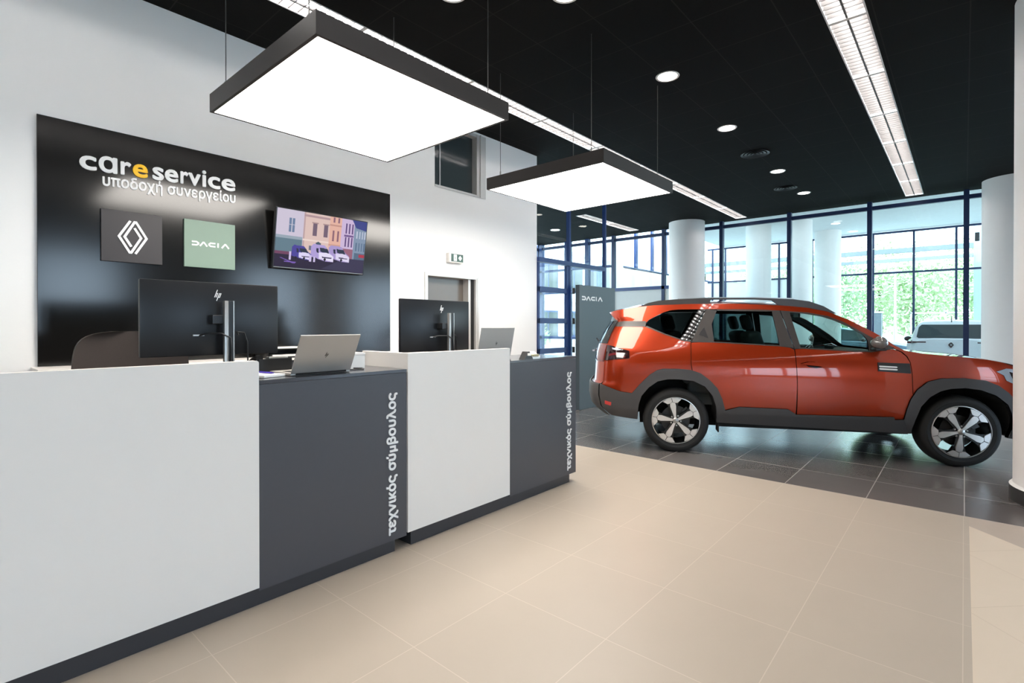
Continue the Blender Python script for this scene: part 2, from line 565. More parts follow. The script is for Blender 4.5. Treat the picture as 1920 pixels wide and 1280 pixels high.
# staff door
dr = B()
dr.box(WX - 0.2, WX + 0.015, 4.03, 4.075, 0, 2.055).box(WX - 0.2, WX + 0.015, 4.895, 4.96, 0, 2.055).box(WX - 0.2, WX + 0.015, 4.075, 4.895, 2.015, 2.055)
dr.box(WX - 0.01, WX + 0.022, 4.915, 4.94, 0, 2.03)
d1 = struct(dr.obj('door_1', 'aluminium'))
B().box(WX - 0.17, WX - 0.13, 4.075, 4.80, 0.005, 2.015).obj('door_leaf', 'door', d1)
B().box(WX - 0.14, WX - 0.03, 4.80, 4.845, 0.005, 2.015).obj('door_edge', 'aluminium', d1)
B().box(WX - 0.15, WX - 0.02, 4.845, 4.895, 0.005, 2.015).obj('door_seal', 'black_seal', d1)
B().tube([(WX - 0.13, 4.74, 1.05), (WX - 0.08, 4.74, 1.05), (WX - 0.08, 4.62, 1.05)], 0.01).obj('door_handle', 'silver', d1, smooth=40)

# exit sign over the door
ex = thing('exit_sign', 'small exit sign box with dark face above the staff door', 'sign', (WX, 4.505, 2.265))
B().box(0.0, 0.055, -0.12, 0.125, -0.065, 0.06, 0.006).obj('housing', 'laminate_white', ex)
B().box(0.055, 0.058, -0.085, 0.118, -0.048, 0.048).obj('sign_face', 'exit_green', ex)
sx = B()
f = lambda u, v, w: (0.058 + w, u, v)
sx.prism([(-0.045, -0.04), (0.005, -0.04), (0.005, 0.04), (-0.045, 0.04)], 0, 0.001, f)
sx.prism([(0.035, 0.0), (0.065, -0.032), (0.095, 0.0), (0.065, 0.032)], 0, 0.001, f)
sx.obj('pictogram', 'exit_white', ex)
sx = B()
f2 = lambda u, v, w: (0.0592 + w, u, v)
stroke(sx, [(-0.028, 0.012), (-0.02, -0.004), (-0.03, -0.02), (-0.036, -0.034)], 0.007, f2, 0.0006)
stroke(sx, [(-0.02, -0.004), (-0.01, -0.018), (-0.012, -0.034)], 0.006, f2, 0.0006)
stroke(sx, [(-0.036, 0.0), (-0.026, 0.008), (-0.012, 0.0)], 0.005, f2, 0.0006)
sx.prism([(-0.028 + 0.007 * math.cos(a * 0.785), 0.022 + 0.007 * math.sin(a * 0.785)) for a in range(8)], 0, 0.0006, f2)
sx.obj('running_figure', 'exit_green', ex)

# ------------------------------------------------------------------ columns
def column(name, x, y, r, z1=CZ, skirt=True, z0=0.0):
    c = struct(B().cyl(x, y, z0, z1, r, seg=64).obj(name, 'column', smooth=40))
    if skirt:
        B().lathe([(r - 0.01, 0), (r + 0.022, 0), (r + 0.022, 0.115), (r - 0.01, 0.125)], 64, lambda rr, h, c_, d_: (x + rr * c_, y + rr * d_, z0 + h)).obj('column_skirting', 'skirt', c, smooth=40)
        B().lathe([(r - 0.01, 0.115), (r + 0.022, 0.1155), (r + 0.004, 0.135), (r - 0.01, 0.135)], 64, lambda rr, h, c_, d_: (x + rr * c_, y + rr * d_, z0 + h)).obj('column_skirting_cap', 'wall', c, smooth=40)
    return c
column('column_1', 0.735, 5.86, 0.435)
column('column_2', 0.66, 12.72, 0.43)
column('column_3', -5.28, 12.72, 0.43)

# ------------------------------------------------------------------ end glazing
MUL = [-4.58 + 1.535 * k for k in range(-3, 8)]
fr = B()
for x in MUL:
    if x < 6.9:
        fr.box(x - 0.042, x + 0.042, EY - 0.05, EY + 0.07, 0, CZ)
fr.box(-10.4, 7, EY - 0.03, EY + 0.05, 3.825, 3.905)
fr.box(-10.4, 7, EY - 0.03, EY + 0.07, 0.0, 0.08)
w1 = struct(fr.obj('window_1', 'navy'))
edges = [-10.4] + [x for x in MUL if x < 6.9] + [7.0]
for a, b_ in zip(edges, edges[1:]):
    B().add([(a, EY + 0.02, 0), (b_, EY + 0.02, 0), (b_, EY + 0.02, CZ), (a, EY + 0.02, CZ)], [(0, 1, 2, 3)]).obj('window_pane', 'glass', w1)
fr = B()
fr.box(-7.75, -5.2, EY - 0.05, EY + 0.09, 2.385, 2.475)
fr.box(-10.4, -7.75, EY - 0.05, EY + 0.09, 2.40, 2.47).box(-10.4, -7.75, EY - 0.05, EY + 0.09, 0.98, 1.06).box(-10.4, -7.75, EY - 0.05, EY + 0.09, 3.1, 3.16)
for x in (-10.3, -9.3, -8.55):
    fr.box(x - 0.06, x + 0.06, EY - 0.05, EY + 0.09, 0, CZ)
fr.obj('window_rail', 'blue', w1)
B().box(-7.70, -5.2, EY - 0.02, EY + 0.0, 0.0, 2.385).obj('spandrel_panel', 'wall_end', w1)

# ------------------------------------------------------------------ blue framed partition continuing the white wall
pf = B()
pf.box(WX - 0.03, WX + 0.03, 7.055, 7.10, 0, CZ)
pf.box(WX - 0.03, WX + 0.03, 8.185, 8.23, 0, CZ)
pf.box(WX - 0.05, WX + 0.05, 6.23, 8.155, 2.385, 2.455)
pf.box(WX - 0.05, WX + 0.05, 7.13, 8.155, 0, 0.08)
pt = struct(pf.obj('partition_left', 'blue'))
B().add([(WX, 6.23, 2.455), (WX, 7.03, 2.455), (WX, 7.03, CZ), (WX, 6.23, CZ)], [(0, 1, 2, 3)]).obj('window_pane', 'glass_clear', pt)
B().add([(WX, 7.13, 0.08), (WX, 8.155, 0.08), (WX, 8.155, 2.385), (WX, 7.13, 2.385)], [(0, 1, 2, 3)]).obj('window_pane', 'glass_clear', pt)
B().add([(WX, 7.13, 2.455), (WX, 8.155, 2.455), (WX, 8.155, CZ), (WX, 7.13, CZ)], [(0, 1, 2, 3)]).obj('window_pane', 'glass_clear', pt)
df = B()
for z in (1.965, 1.475, 1.0, 0.1):
    df.box(WX - 0.025, WX + 0.025, 6.235, 7.02, z - 0.042, z + 0.042, 0.004)
df.box(WX - 0.025, WX + 0.025, 6.235, 6.27, 0.06, 2.38).box(WX - 0.025, WX + 0.025, 7.0, 7.045, 0.06, 2.38)
d2 = struct(df.obj('door_2', 'blue'))
B().add([(WX, 6.24, 0.1), (WX, 7.01, 0.1), (WX, 7.01, 2.38), (WX, 6.24, 2.38)], [(0, 1, 2, 3)]).obj('door_pane', 'glass_clear', d2)
for z in (1.975, 1.475, 1.0):
    B().cyl(WX + 0.055, 7.145, z - 0.05, z + 0.05, 0.024, seg=16).obj('door_hinge', 'black_plastic', d2, smooth=40)
# fixed pale glass fin behind the totem
fn = B().box(WX - 0.30, WX - 0.27, 8.45, 8.62, 0, 2.62, 0.003)
struct(fn.obj('trim_1', 'glass_clear'))
# far left glazing of the side room
fr = B()
for k in range(6):
    y = 5.2 + k * 1.6
    fr.box(-10.5, -10.4, y - 0.05, y + 0.05, 0, CZ)
for z in (0.05, 1.02, 2.42, 3.86):
    fr.box(-10.5, -10.4, 5.04, 13.2, z - 0.045, z + 0.045)
w4 = struct(fr.obj('window_4', 'blue'))
B().add([(-10.45, 5.04, 0), (-10.45, 13.2, 0), (-10.45, 13.2, CZ), (-10.45, 5.04, CZ)], [(0, 1, 2, 3)]).obj('window_pane', 'glass', w4)
struct(B().box(-10.4, WX - 0.25, 4.85, 5.04, 0, 4).obj('wall_side_room', 'wall'))

# ------------------------------------------------------------------ lighting fixtures
def strip_light(x0, x1, y0, label, group):
    xc = (x0 + x1) / 2; hwid = (x1 - x0) / 2
    t = thing('strip_light', label, 'ceiling light', (xc, y0 + PITCH / 2, CZ), 0, group)
    hl = PITCH / 2
    h = B()
    a = hwid
    h.box(-a, a, -hl, hl, 0.085, 0.10)
    h.box(-a, -a + 0.012, -hl, hl, -0.004, 0.085).box(a - 0.012, a, -hl, hl, -0.004, 0.085)
    h.box(-a + 0.012, a - 0.012, -hl, -hl + 0.02, -0.004, 0.085).box(-a + 0.012, a - 0.012, hl - 0.02, hl, -0.004, 0.085)
    h.obj('housing', 'reflector', t)
    for s in (-1, 1):
        B().tube([(s * 0.05, -hl + 0.03, 0.068), (s * 0.05, hl - 0.03, 0.068)], 0.017, 6).obj('tube', 'tube', t)
    l = B()
    l.box(-0.008, 0.008, -hl + 0.02, hl - 0.02, 0.0, 0.016)
    n = 16
    for k in range(1, n):
        y = -hl + 0.02 + (PITCH - 0.04) * k / n
        l.box(-a + 0.012, a - 0.012, y - 0.0035, y + 0.0035, 0.0, 0.048)
    l.obj('louvre', 'louvre', t)
    return t
RN = ['row over the car', 'row above the pendants', 'unseen row added for fill light']
for (x0, x1, n), rn in zip(ROWS, RN):
    for k in range(n):
        strip_light(x0, x1, 13.04 - (k + 1) * PITCH, '%s louvred strip light from the end windows in the %s' % (ORD[k], rn), 'louvred strip lights, ' + rn)
for k in range(2):
    strip_light(-6.94, -6.66, 12.84 - (k + 1) * PITCH, '%s louvred strip light from the windows behind the blue partition' % ORD[k], 'strip lights behind the blue partition')

def downlight(x, y, label, r=0.105):
    t = thing('downlight', label, 'ceiling light', (x, y, CZ), 0, 'round ceiling downlights')
    B().lathe([(r - 0.012, -0.002), (r + 0.012, -0.006), (r + 0.016, 0.0)], 32).obj('trim_ring', 'reflector', t, smooth=60)
    B().cyl(0, 0, -0.004, -0.001, r - 0.008, seg=32).obj('lens', 'down', t)
DL = [(-2.375, 11.40), (-2.375, 9.51), (-2.36, 6.995), (-2.34, 5.135), (-2.36, 3.33)]
for k, (x, y) in enumerate(DL):
    downlight(x, y, '%s round downlight from the end windows in the row over the floor aisle' % ORD[k])
downlight(-3.02, 2.74, 'round downlight half hidden above the larger pendant')
downlight(-8.38, 11.35, 'round downlight seen through the blue partition, nearer the windows', 0.12)
downlight(-8.9, 10.2, 'round downlight at the white wall edge behind the blue partition', 0.12)

def vent(x, y, label):
    t = thing('air_diffuser', label, 'air vent', (x, y, CZ), 0, 'round ceiling air diffusers')
    for k, r in enumerate((0.20, 0.15, 0.10, 0.05)):
        B().lathe([(r - 0.035, -0.002), (r, -0.012), (r, -0.006), (r - 0.035, 0.0)], 40).obj('diffuser_ring', 'black_plastic', t, smooth=60)
vent(-2.39, 8.31, 'black round air diffuser between the second and third downlights from the windows')
vent(-2.55, 10.75, 'black round air diffuser beside the downlight nearest the windows')

def pendant(x, y, label):
    t = thing('pendant_lamp', label, 'pendant lamp', (x, y, 2.82), 0, 'square pendant light panels')
    a, h = 0.705, 0.12
    f_ = B()
    f_.box(-a, a, -a, -a + 0.02, 0, h).box(-a, a, a - 0.02, a, 0, h).box(-a, -a + 0.02, -a + 0.02, a - 0.02, 0, h).box(a - 0.02, a, -a + 0.02, a - 0.02, 0, h)
    f_.box(-a + 0.02, a - 0.02, -a + 0.02, a - 0.02, h - 0.012, h - 0.002)
    f_.obj('frame', 'lamp_frame', t)
    B().box(-a + 0.02, a - 0.02, -a + 0.02, a - 0.02, 0.002, 0.012).obj('diffuser', 'led', t)
    for sx_ in (-0.55, 0.55):
        for sy_ in (-0.66, 0.66):
            c_ = B().tube([(sx_, sy_, h - 0.005), (sx_, sy_, CZ - 2.82)], 0.003, 6).obj('suspension_wire', 'wire', t)
            B().cyl(sx_, sy_, h - 0.002, h + 0.05, 0.008, seg=12).obj('wire_gripper', 'silver', c_)
pendant(-3.08, 1.97, 'large square pendant light panel hanging over the nearer desk')
pendant(-3.06, 4.60, 'square pendant light panel hanging beyond the farther desk')

# ------------------------------------------------------------------ black sign wall
PX = WX + 0.025
pn = thing('sign_panel', 'large black satin sign panel on the white wall behind the desks', 'sign panel', (WX, 2.03, 1.11))
B().box(0, 0.025, -1.495, 1.485, 0, 1.785, 0.002).obj('board', 'panel', pn)
fw = lambda u, v, w: (0.026 + w, u - 2.03, v - 1.11)
b1 = B()
WORD1 = [('c', 0.766, 0.868), ('\u0251', 0.880, 0.994), ('r', 1.014, 1.082), ('s', 1.222, 1.302), ('e', 1.308, 1.404), ('r', 1.420, 1.478), ('v', 1.478, 1.572), ('i', 1.584, 1.614), ('c', 1.628, 1.726), ('e', 1.736, 1.850)]
def letter_run(b, items, base, slope, xh):
    """items: (letter, u0, u1); all share the baseline and x-height"""
    for ch, a, z in items:
        vv, ff = text_verts(ch, 1.0, 0.0, 0.05)
        vv0, ff0, vv, ff = vv, ff, [], []
        for dx, dy, dz in BOLD(0.024):
            ff += [tuple(i + len(vv) for i in f) for f in ff0]
            vv += [(p[0] + dx, p[1] + dy, p[2] + dz) for p in vv0]
        x0 = min(p[0] for p in vv); x1 = max(p[0] for p in vv)
        s = (z - a) / (x1 - x0)
        b.add([fw(a + (p[0] - x0) * s, base + slope * (a - 0.766) + p[1] * xh, (p[2] + 0.05) * 0.1) for p in vv], ff)
XH = 0.112 / 0.545
letter_run(b1, WORD1[:3], 2.567, 0.035, XH)
b1.obj('lettering', 'white_letter', pn)['label'] = 'white letters c, a, r'
b1 = B()
letter_run(b1, WORD1[3:], 2.567, 0.035, XH)
b1.obj('lettering', 'white_letter', pn)['label'] = 'white word service'
b1 = B()
letter_run(b1, [('e', 1.092, 1.192)], 2.567, 0.035, XH)
b1.obj('lettering', 'yellow_letter', pn)['label'] = 'yellow letter e'
for wk, wl in ((0, 'first'), (1, 'second')):
    b1 = B()
    fit_text(b1, 'υποδοχή συνεργείου', lambda u, v, w: fw(u, v + 0.035 * (u - 0.905), w), 0.905, 1.850, 2.466, xh=0.118, bold=0.024, ext=0.03, word=wk)
    b1.obj('lettering', 'white_letter', pn)['label'] = wl + ' word of the smaller white Greek line'

t = thing('logo_tile', 'dark square logo tile with a white double diamond emblem', 'sign', (WX + 0.025, 1.088, 2.09), 0, 'square logo tiles on the sign panel')
B().box(0, 0.02, -0.198, 0.198, -0.198, 0.198, 0.002).obj('tile', 'logo_black', t)
fd = lambda u, v, w: (0.02 + w, u, v)
e_ = B()
stroke(e_, [(-0.016, 0.127), (-0.089, 0.0), (-0.021, -0.120), (-0.011, -0.120), (0.053, 0.0), (0.010, 0.074)], 0.017, fd, 0.006)
e_.obj('emblem', 'white_letter', t)
e_ = B()
stroke(e_, [(0.016, -0.127), (0.089, 0.0), (0.021, 0.120), (0.011, 0.120), (-0.053, 0.0), (-0.010, -0.074)], 0.017, fd, 0.006)
e_.obj('emblem', 'white_letter', t)

def dacia(b, u0, u1, v0, v1, fn, t_, w):
    """five stroke letters between u0..u1, v0..v1"""
    k = (u1 - u0) / 5.0
    h = v1 - v0
    q = w / 2
    x = u0
    stroke(b, [(x, v1 - q), (x + 0.62 * k, v1 - q), (x + 0.85 * k, v0 + h / 2 + q * 0.6), (x + 0.85 * k, v0 + h / 2 - q * 0.6), (x + 0.62 * k, v0 + q), (x, v0 + q)], w, fn, t_)
    x = u0 + 1.05 * k
    stroke(b, [(x, v0), (x + 0.42 * k, v1 - q), (x + 0.52 * k, v1 - q), (x + 0.94 * k, v0)], w, fn, t_)
    x = u0 + 2.2 * k
    stroke(b, [(x + 0.9 * k, v1 - q), (x + 0.25 * k, v1 - q), (x + 0.05 * k, v0 + h / 2 + q * 0.6), (x + 0.05 * k, v0 + h / 2 - q * 0.6), (x + 0.25 * k, v0 + q), (x + 0.9 * k, v0 + q)], w, fn, t_)
    x = u0 + 3.45 * k
    stroke(b, [(x, v0), (x, v1)], w, fn, t_)
    x = u0 + 3.95 * k
    stroke(b, [(x, v0), (x + 0.45 * k, v1 - q), (x + 0.55 * k, v1 - q), (x + 1.0 * k, v0)], w, fn, t_)

t = thing('logo_tile', 'sage green square logo tile with thin white letters', 'sign', (WX + 0.025, 1.643, 2.096), 0, 'square logo tiles on the sign panel')
B().box(0, 0.02, -0.2, 0.2, -0.2, 0.2, 0.002).obj('tile', 'sage', t)
e_ = B()
dacia(e_, -0.145, 0.15, -0.018, 0.022, fd, 0.004, 0.013)
e_.obj('lettering', 'white_letter', t)

# ------------------------------------------------------------------ television with its picture
NU, NV = 240, 136
pic = [[(0.02, 0.012, 0.03)] * NU for _ in range(NV)]
def poly(pts, c):
    c = lin(*c)
    us = [p[0] for p in pts]; vs__ = [p[1] for p in pts]
    for j in range(max(0, int(min(vs__) * NV)), min(NV, int(max(vs__) * NV) + 1)):
        v = (j + 0.5) / NV
        for i in range(max(0, int(min(us) * NU)), min(NU, int(max(us) * NU) + 1)):
            u = (i + 0.5) / NU
            ins = False
            for a in range(len(pts)):
                (x1, y1), (x2, y2) = pts[a], pts[a - 1]
                if (y1 > v) != (y2 > v) and u < (x2 - x1) * (v - y1) / (y2 - y1) + x1:
                    ins = not ins
            if ins:
                pic[j][i] = c
def rect(u0, v0, u1, v1, c):
    poly([(u0, v0), (u1, v0), (u1, v1), (u0, v1)], c)
rect(0, 0, 1, 1, (30, 18, 44))
poly([(0, 0.0), (1, 0.0), (1, 0.30), (0, 0.24)], (32, 18, 50))
poly([(0.5, 0.02), (1, 0.0), (1, 0.27), (0.75, 0.25)], (52, 46, 76))
rect(0, 0.24, 0.275, 1, (205, 196, 214))
rect(0, 0.24, 0.27, 0.55, (96, 122, 136)); rect(0, 0.50, 0.27, 0.55, (150, 165, 178)); rect(0, 0.22, 0.27, 0.27, (110, 62, 92))
rect(0.275, 0.26, 0.56, 1, (220, 192, 184)); rect(0.275, 0.26, 0.29, 1, (188, 160, 160)); rect(0.275, 0.50, 0.56, 0.53, (236, 214, 204)); rect(0.275, 0.93, 0.56, 0.96, (176, 146, 150))
rect(0.56, 0.26, 0.695, 1, (228, 178, 160)); rect(0.56, 0.83, 0.695, 0.86, (196, 146, 132)); rect(0.56, 0.46, 0.695, 0.49, (204, 156, 140))
rect(0.695, 0.26, 0.85, 1, (204, 182, 216)); rect(0.70, 0.26, 0.85, 0.44, (150, 96, 118))
rect(0.85, 0.26, 1, 1, (128, 146, 170)); poly([(0.82, 1), (1, 1), (1, 0.82), (0.87, 0.86)], (54, 62, 132)); rect(0.87, 0.26, 1, 0.38, (84, 104, 128)); rect(0.93, 0.30, 1, 0.36, (172, 44, 66))
rect(0.125, 0.62, 0.185, 0.86, (104, 124, 156)); rect(0.152, 0.62, 0.158, 0.86, (214, 208, 222)); rect(0.125, 0.74, 0.185, 0.75, (214, 208, 222))
for u in (0.375, 0.495):
    rect(u, 0.60, u + 0.045, 0.82, (112, 92, 110)); rect(u - 0.012, 0.82, u + 0.06, 0.845, (168, 138, 140))
poly([(0.415, 0.36), (0.475, 0.36), (0.475, 0.48), (0.445, 0.51), (0.415, 0.48)], (62, 84, 100))
rect(0.345, 0.34, 0.37, 0.42, (110, 112, 128)); rect(0.515, 0.36, 0.54, 0.43, (150, 104, 104))
for u in (0.595, 0.65):
    rect(u, 0.55, u + 0.02, 0.75, (140, 96, 110)); rect(u, 0.90, u + 0.02, 0.99, (140, 100, 116))
for u in (0.745, 0.785, 0.82):
    rect(u, 0.48, u + 0.016, 0.66, (92, 66, 120)); rect(u, 0.73, u + 0.016, 0.92, (92, 66, 120))
rect(0.735, 0.67, 0.845, 0.705, (112, 84, 138))
for u in (0.88, 0.915, 0.95, 0.98):
    rect(u, 0.66, u + 0.014, 0.80, (190, 196, 214)); rect(u, 0.42, u + 0.014, 0.58, (84, 108, 136))
def van(u, v, s, c1, c2):
    P = lambda *q: [(u + a * s, v + b * s) for a, b in q]
    poly(P((0, 0.05), (0.0, 0.20), (0.02, 0.235), (0.12, 0.23), (0.165, 0.14), (0.20, 0.10), (0.205, 0.0), (0.13, 0.0)), c1)
    poly(P((0.07, 0.12), (0.075, 0.03), (0.205, 0.0), (0.205, 0.08), (0.16, 0.125)), c2)
    poly(P((0.075, 0.19), (0.085, 0.13), (0.165, 0.12), (0.145, 0.185)), (34, 44, 66))
    poly(P((0.045, 0.18), (0.05, 0.12), (0.07, 0.11), (0.065, 0.18)), (30, 32, 58))
    poly(P((0.10, 0.065), (0.19, 0.06), (0.185, 0.045), (0.105, 0.045)), (52, 40, 78))
    for w_ in (0.03, 0.115):
        poly(P((w_, 0.03), (w_ + 0.012, 0.05), (w_ + 0.026, 0.03), (w_ + 0.012, -0.012)), (14, 10, 24))
van(0.565, 0.185, 1.22, (168, 150, 204), (222, 214, 240))
van(0.37, 0.165, 1.26, (176, 158, 214), (230, 222, 246))
van(0.17, 0.155, 1.05, (70, 62, 150), (220, 212, 246))
for u, h_ in ((0.145, 0.15), (0.405, 0.10), (0.36, 0.12)):
    rect(u, 0.13, u + 0.022, 0.13 + h_, (206, 192, 232))
poly([(0.05, 0.16), (0.07, 0.16), (0.22, 0.08), (0.19, 0.07)], (112, 84, 168)); rect(0.10, 0.085, 0.22, 0.105, (128, 96, 190))
tv = thing('television', 'wall television showing white vans parked on a street', 'television', (-4.83, 2.645, 2.225))
tilt = math.radians(9.5)
ftv = lambda u, v, w: (w * math.cos(tilt) + v * math.sin(tilt), u, v * math.cos(tilt) - w * math.sin(tilt))
tb = Matrix(((math.cos(tilt), 0, math.sin(tilt), 0), (0, 1, 0, 0), (-math.sin(tilt), 0, math.cos(tilt), 0), (0, 0, 0, 1)))
bm_ = B()
bm_.box(-0.045, 0, -0.487, 0.487, -0.288, 0.283, 0.006)
B().add([tuple(tb @ Vector(p)) for p in bm_.v], bm_.f).obj('casing', 'black_plastic', tv)
B().box(-0.095, -0.03, -0.2, 0.2, -0.12, 0.12).obj('wall_bracket', 'black_plastic', tv)
me = bpy.data.meshes.new('screen')
vv, ff = [], []
for j in range(NV + 1):
    for i in range(NU + 1):
        vv.append(ftv(-0.476 + 0.952 * i / NU, -0.268 + 0.542 * j / NV, 0.0015))
for j in range(NV):
    for i in range(NU):
        k = j * (NU + 1) + i
        ff.append((k, k + 1, k + NU + 2, k + NU + 1))
me.from_pydata(vv, [], ff)
ca = me.color_attributes.new('picture', 'FLOAT_COLOR', 'CORNER')
q = 0
for j in range(NV):
    for i in range(NU):
        c = pic[j][i]
        for _ in range(4):
            ca.data[q].color = (*c, 1); q += 1
ms = bpy.data.materials.new('screen_picture')
ms.use_nodes = True
nt = ms.node_tree
at = nt.nodes.new('ShaderNodeAttribute'); at.attribute_name = 'picture'
pb = nt.nodes['Principled BSDF']
pb.inputs['Base Color'].default_value = (0.01, 0.01, 0.012, 1)
pb.inputs['Roughness'].default_value = 0.5
pb.inputs['Specular IOR Level'].default_value = 0.15
nt.links.new(at.outputs['Color'], pb.inputs['Emission Color'])
pb.inputs['Emission Strength'].default_value = 0.5
me.materials.append(ms)
so = bpy.data.objects.new('screen', me)
COL.objects.link(so)
so.parent = tv
B().add([ftv(-0.476, -0.2765, 0.002), ftv(0.476, -0.2765, 0.002), ftv(0.476, -0.2725, 0.002), ftv(-0.476, -0.2725, 0.002)], [(0, 1, 2, 3)]).obj('bottom_strip', 'silver', tv)

# low ledge cabinet under the sign panel
ld = thing('wall_cabinet', 'low wall cabinet with a pale top edge under the black panel', 'cabinet', (WX, 1.0, 0))
B().box(0.0, 0.33, -0.48, 2.5, 0.05, 1.085).obj('body', 'laminate_grey', ld)
B().box(0.0, 0.35, -0.5, 2.52, 1.085, 1.107, 0.003).obj('top', 'laminate_white', ld)

# grey brand totem in front of the partition
tm = thing('totem_sign', 'tall slate grey totem sign board standing behind the orange car', 'sign', (-4.82, 7.72, 0))
B().box(-0.04, 0.04, -0.575, 0.58, 0.0, 2.075, 0.004).obj('board', 'totem', tm)
e_ = B()
dacia(e_, -0.50, 0.14, 1.822, 1.894, lambda u, v, w: (0.04 + w, u, v), 0.004, 0.025)
e_.obj('lettering', 'white_letter', tm)
# ------------------------------------------------------------------ reception desks
DX = -2.64
def rounded_panel(b, y0, y1, z0, z1, x0, x1, r, right=True):
    pts = [(y0, z0), (y1, z0)]
    if right:
        pts += [(y1 - r + r * math.cos(a), z1 - r + r * math.sin(a)) for a in [i * math.pi / 16 for i in range(9)]]
    else:
        pts += [(y1, z1)]
    pts += [(y0, z1)]
    b.prism(pts, x0, x1, lambda u, v, w: (w, u, v))

def desk(y0, label, plinth_y, r):
    """module: white screen y0..y0+0.97 and charcoal counter beyond it"""
    t = thing('reception_desk', label, 'desk', (DX, y0, 0), 0, 'reception desks')
    L1, L2 = 0.972, 1.878
    w = B()
    rounded_panel(w, 0, L1, 0.092, 1.225, -0.045, 0.0, r)
    w.box(-0.51, -0.045, 0.0, 0.035, 0.092, 1.225)
    w.obj('white_screen', 'laminate_white', t, smooth=30)
    c = B()
    c.box(-0.02, -0.004, L1 + 0.001, L2, 0.076, 1.105)
    c.box(-0.51, -0.02, L2 - 0.02, L2, 0.076, 1.105)
    c.box(-0.51, -0.02, L1 + 0.001, L1 + 0.02, 0.1, 1.105)
    c.box(-0.51, -0.02, L1 + 0.02, L2 - 0.02, 0.42, 0.44)
    c.obj('counter_body', 'laminate_grey', t)
    B().box(-0.515, -0.002, L1 + 0.001, L2 + 0.002, 1.1065, 1.126, 0.001).obj('counter_top', 'counter', t)
    B().box(-0.09, -0.018, plinth_y, L2 - 0.08, 0.0, 0.092).box(-0.49, -0.09, L2 - 0.11, L2 - 0.08, 0, 0.076).box(-0.49, -0.09, plinth_y, plinth_y + 0.03, 0, 0.092).obj('plinth', 'plinth', t)
    B().box(-0.86, -0.05, 0.04, L1 - 0.002, 0.715, 0.74, 0.002).box(-0.86, -0.52, L1 - 0.002, L2 - 0.02, 0.715, 0.74, 0.002).obj('worktop', 'laminate_grey', t)
    B().box(-0.84, -0.53, 0.04, 0.06, 0.0, 0.715).box(-0.84, -0.53, L2 - 0.05, L2 - 0.03, 0.0, 0.715).obj('side_panel', 'laminate_grey', t)
    for wk in (0, 1):
        lt = B()
        fl = lambda u, v, w_: (-0.004 + w_, L2 - 0.087 - v, u)
        fit_text(lt, 'τεχνικός σύ\u00b5βουλος', fl, 0.117, 0.985, 0.0, xh=0.085, bold=0.032, ext=0.03, word=wk)
        lt.obj('lettering', 'white_letter', t)
    return t
desk(0.130, 'nearer reception desk with white screen on the left and charcoal counter', 0.0, 0.012)
desk(2.016, 'farther reception desk whose white screen stands at the middle of the picture', 0.035, 0.003)

# ------------------------------------------------------------------ monitors
def hp(b, u, v, h, fn, t):
    """the four slanted strokes of the maker's mark, x-height h"""
    sl = 0.36
    def S(x, y):
        return (u + x * h + y * sl * h, v + y * h)
    w = 0.17 * h
    stroke(b, [S(-0.62, -0.5), S(-0.62, 1.35)], w, fn, t)
    stroke(b, [S(-0.50, 0.46), S(-0.26, 0.46), S(-0.26, -0.5)], w, fn, t)
    stroke(b, [S(0.14, -1.35), S(0.14, 0.5)], w, fn, t)
    stroke(b, [S(0.22, 0.44), S(0.50, 0.44), S(0.50, -0.5), S(0.26, -0.5)], w, fn, t)

def monitor(yc, top, label, dy=0.0):
    t = thing('computer_monitor', label, 'monitor', (-3.2, yc, 0.74), 0, 'computer monitors on the desks')
    zt = top - 0.74
    B().box(-0.03, 0.0, -0.357, 0.357, zt - 0.412, zt, 0.006).obj('screen_housing', 'monitor_back', t, smooth=30)
    B().box(-0.0335, -0.0305, -0.345, 0.345, zt - 0.395, zt - 0.012).obj('screen', 'dark_glass', t)
    m = B(); hp(m, dy + 0.015, zt - 0.072, 0.023, lambda u, v, w: (0.0225 + w, u, v), 0.002)
    b2 = B(); b2.v = [(p[0] - 0.0223, p[1], p[2]) for p in m.v]; b2.f = m.f
    b2.obj('maker_emblem', 'white_letter', t)
    px = 0.075
    p = B()
    p.box(px - 0.014, px + 0.014, dy + 0.018, dy + 0.040, 0.012, zt - 0.105, 0.003)
    p.obj('stand_pole', 'silver', t, smooth=30)
    B().box(px - 0.012, px + 0.016, dy + 0.040, dy + 0.062, 0.012, zt - 0.105, 0.002).obj('pole_groove', 'black_plastic', t)
    B().box(px - 0.013, px + 0.018, dy + 0.062, dy + 0.068, 0.012, zt - 0.105, 0.001).obj('pole_edge', 'silver', t)
    B().box(0.0, px - 0.01, dy - 0.035, dy + 0.06, zt - 0.235, zt - 0.185, 0.004).obj('stand_arm', 'black_plastic', t)
    B().box(px - 0.13, px + 0.13, dy - 0.15, dy + 0.17, 0.0, 0.012, 0.004).obj('stand_base', 'black_plastic', t)
    cz = zt - 0.30
    B().tube([(0.006, dy - 0.09, cz - 0.002), (0.03, dy - 0.05, cz + 0.012), (px + 0.018, dy + 0.0, cz + 0.012), (px + 0.026, dy + 0.045, cz - 0.012), (px + 0.03, dy + 0.05, cz - 0.1), (px + 0.028, dy + 0.03, 0.06), (px + 0.03, dy + 0.2, 0.02)], 0.0045).obj('cable', 'black_plastic', t, smooth=60)
    B().tube([(px + 0.03, dy + 0.085, cz), (0.05, dy + 0.1, cz + 0.02), (0.015, dy + 0.15, cz + 0.015), (0.012, dy + 0.17, cz - 0.04), (0.012, dy + 0.18, 0.05)], 0.004).obj('cable', 'black_plastic', t, smooth=60)
    B().box(0.0, 0.012, dy - 0.115, dy - 0.06, cz - 0.002, cz + 0.006).obj('port_plug', 'silver', t)
    return t
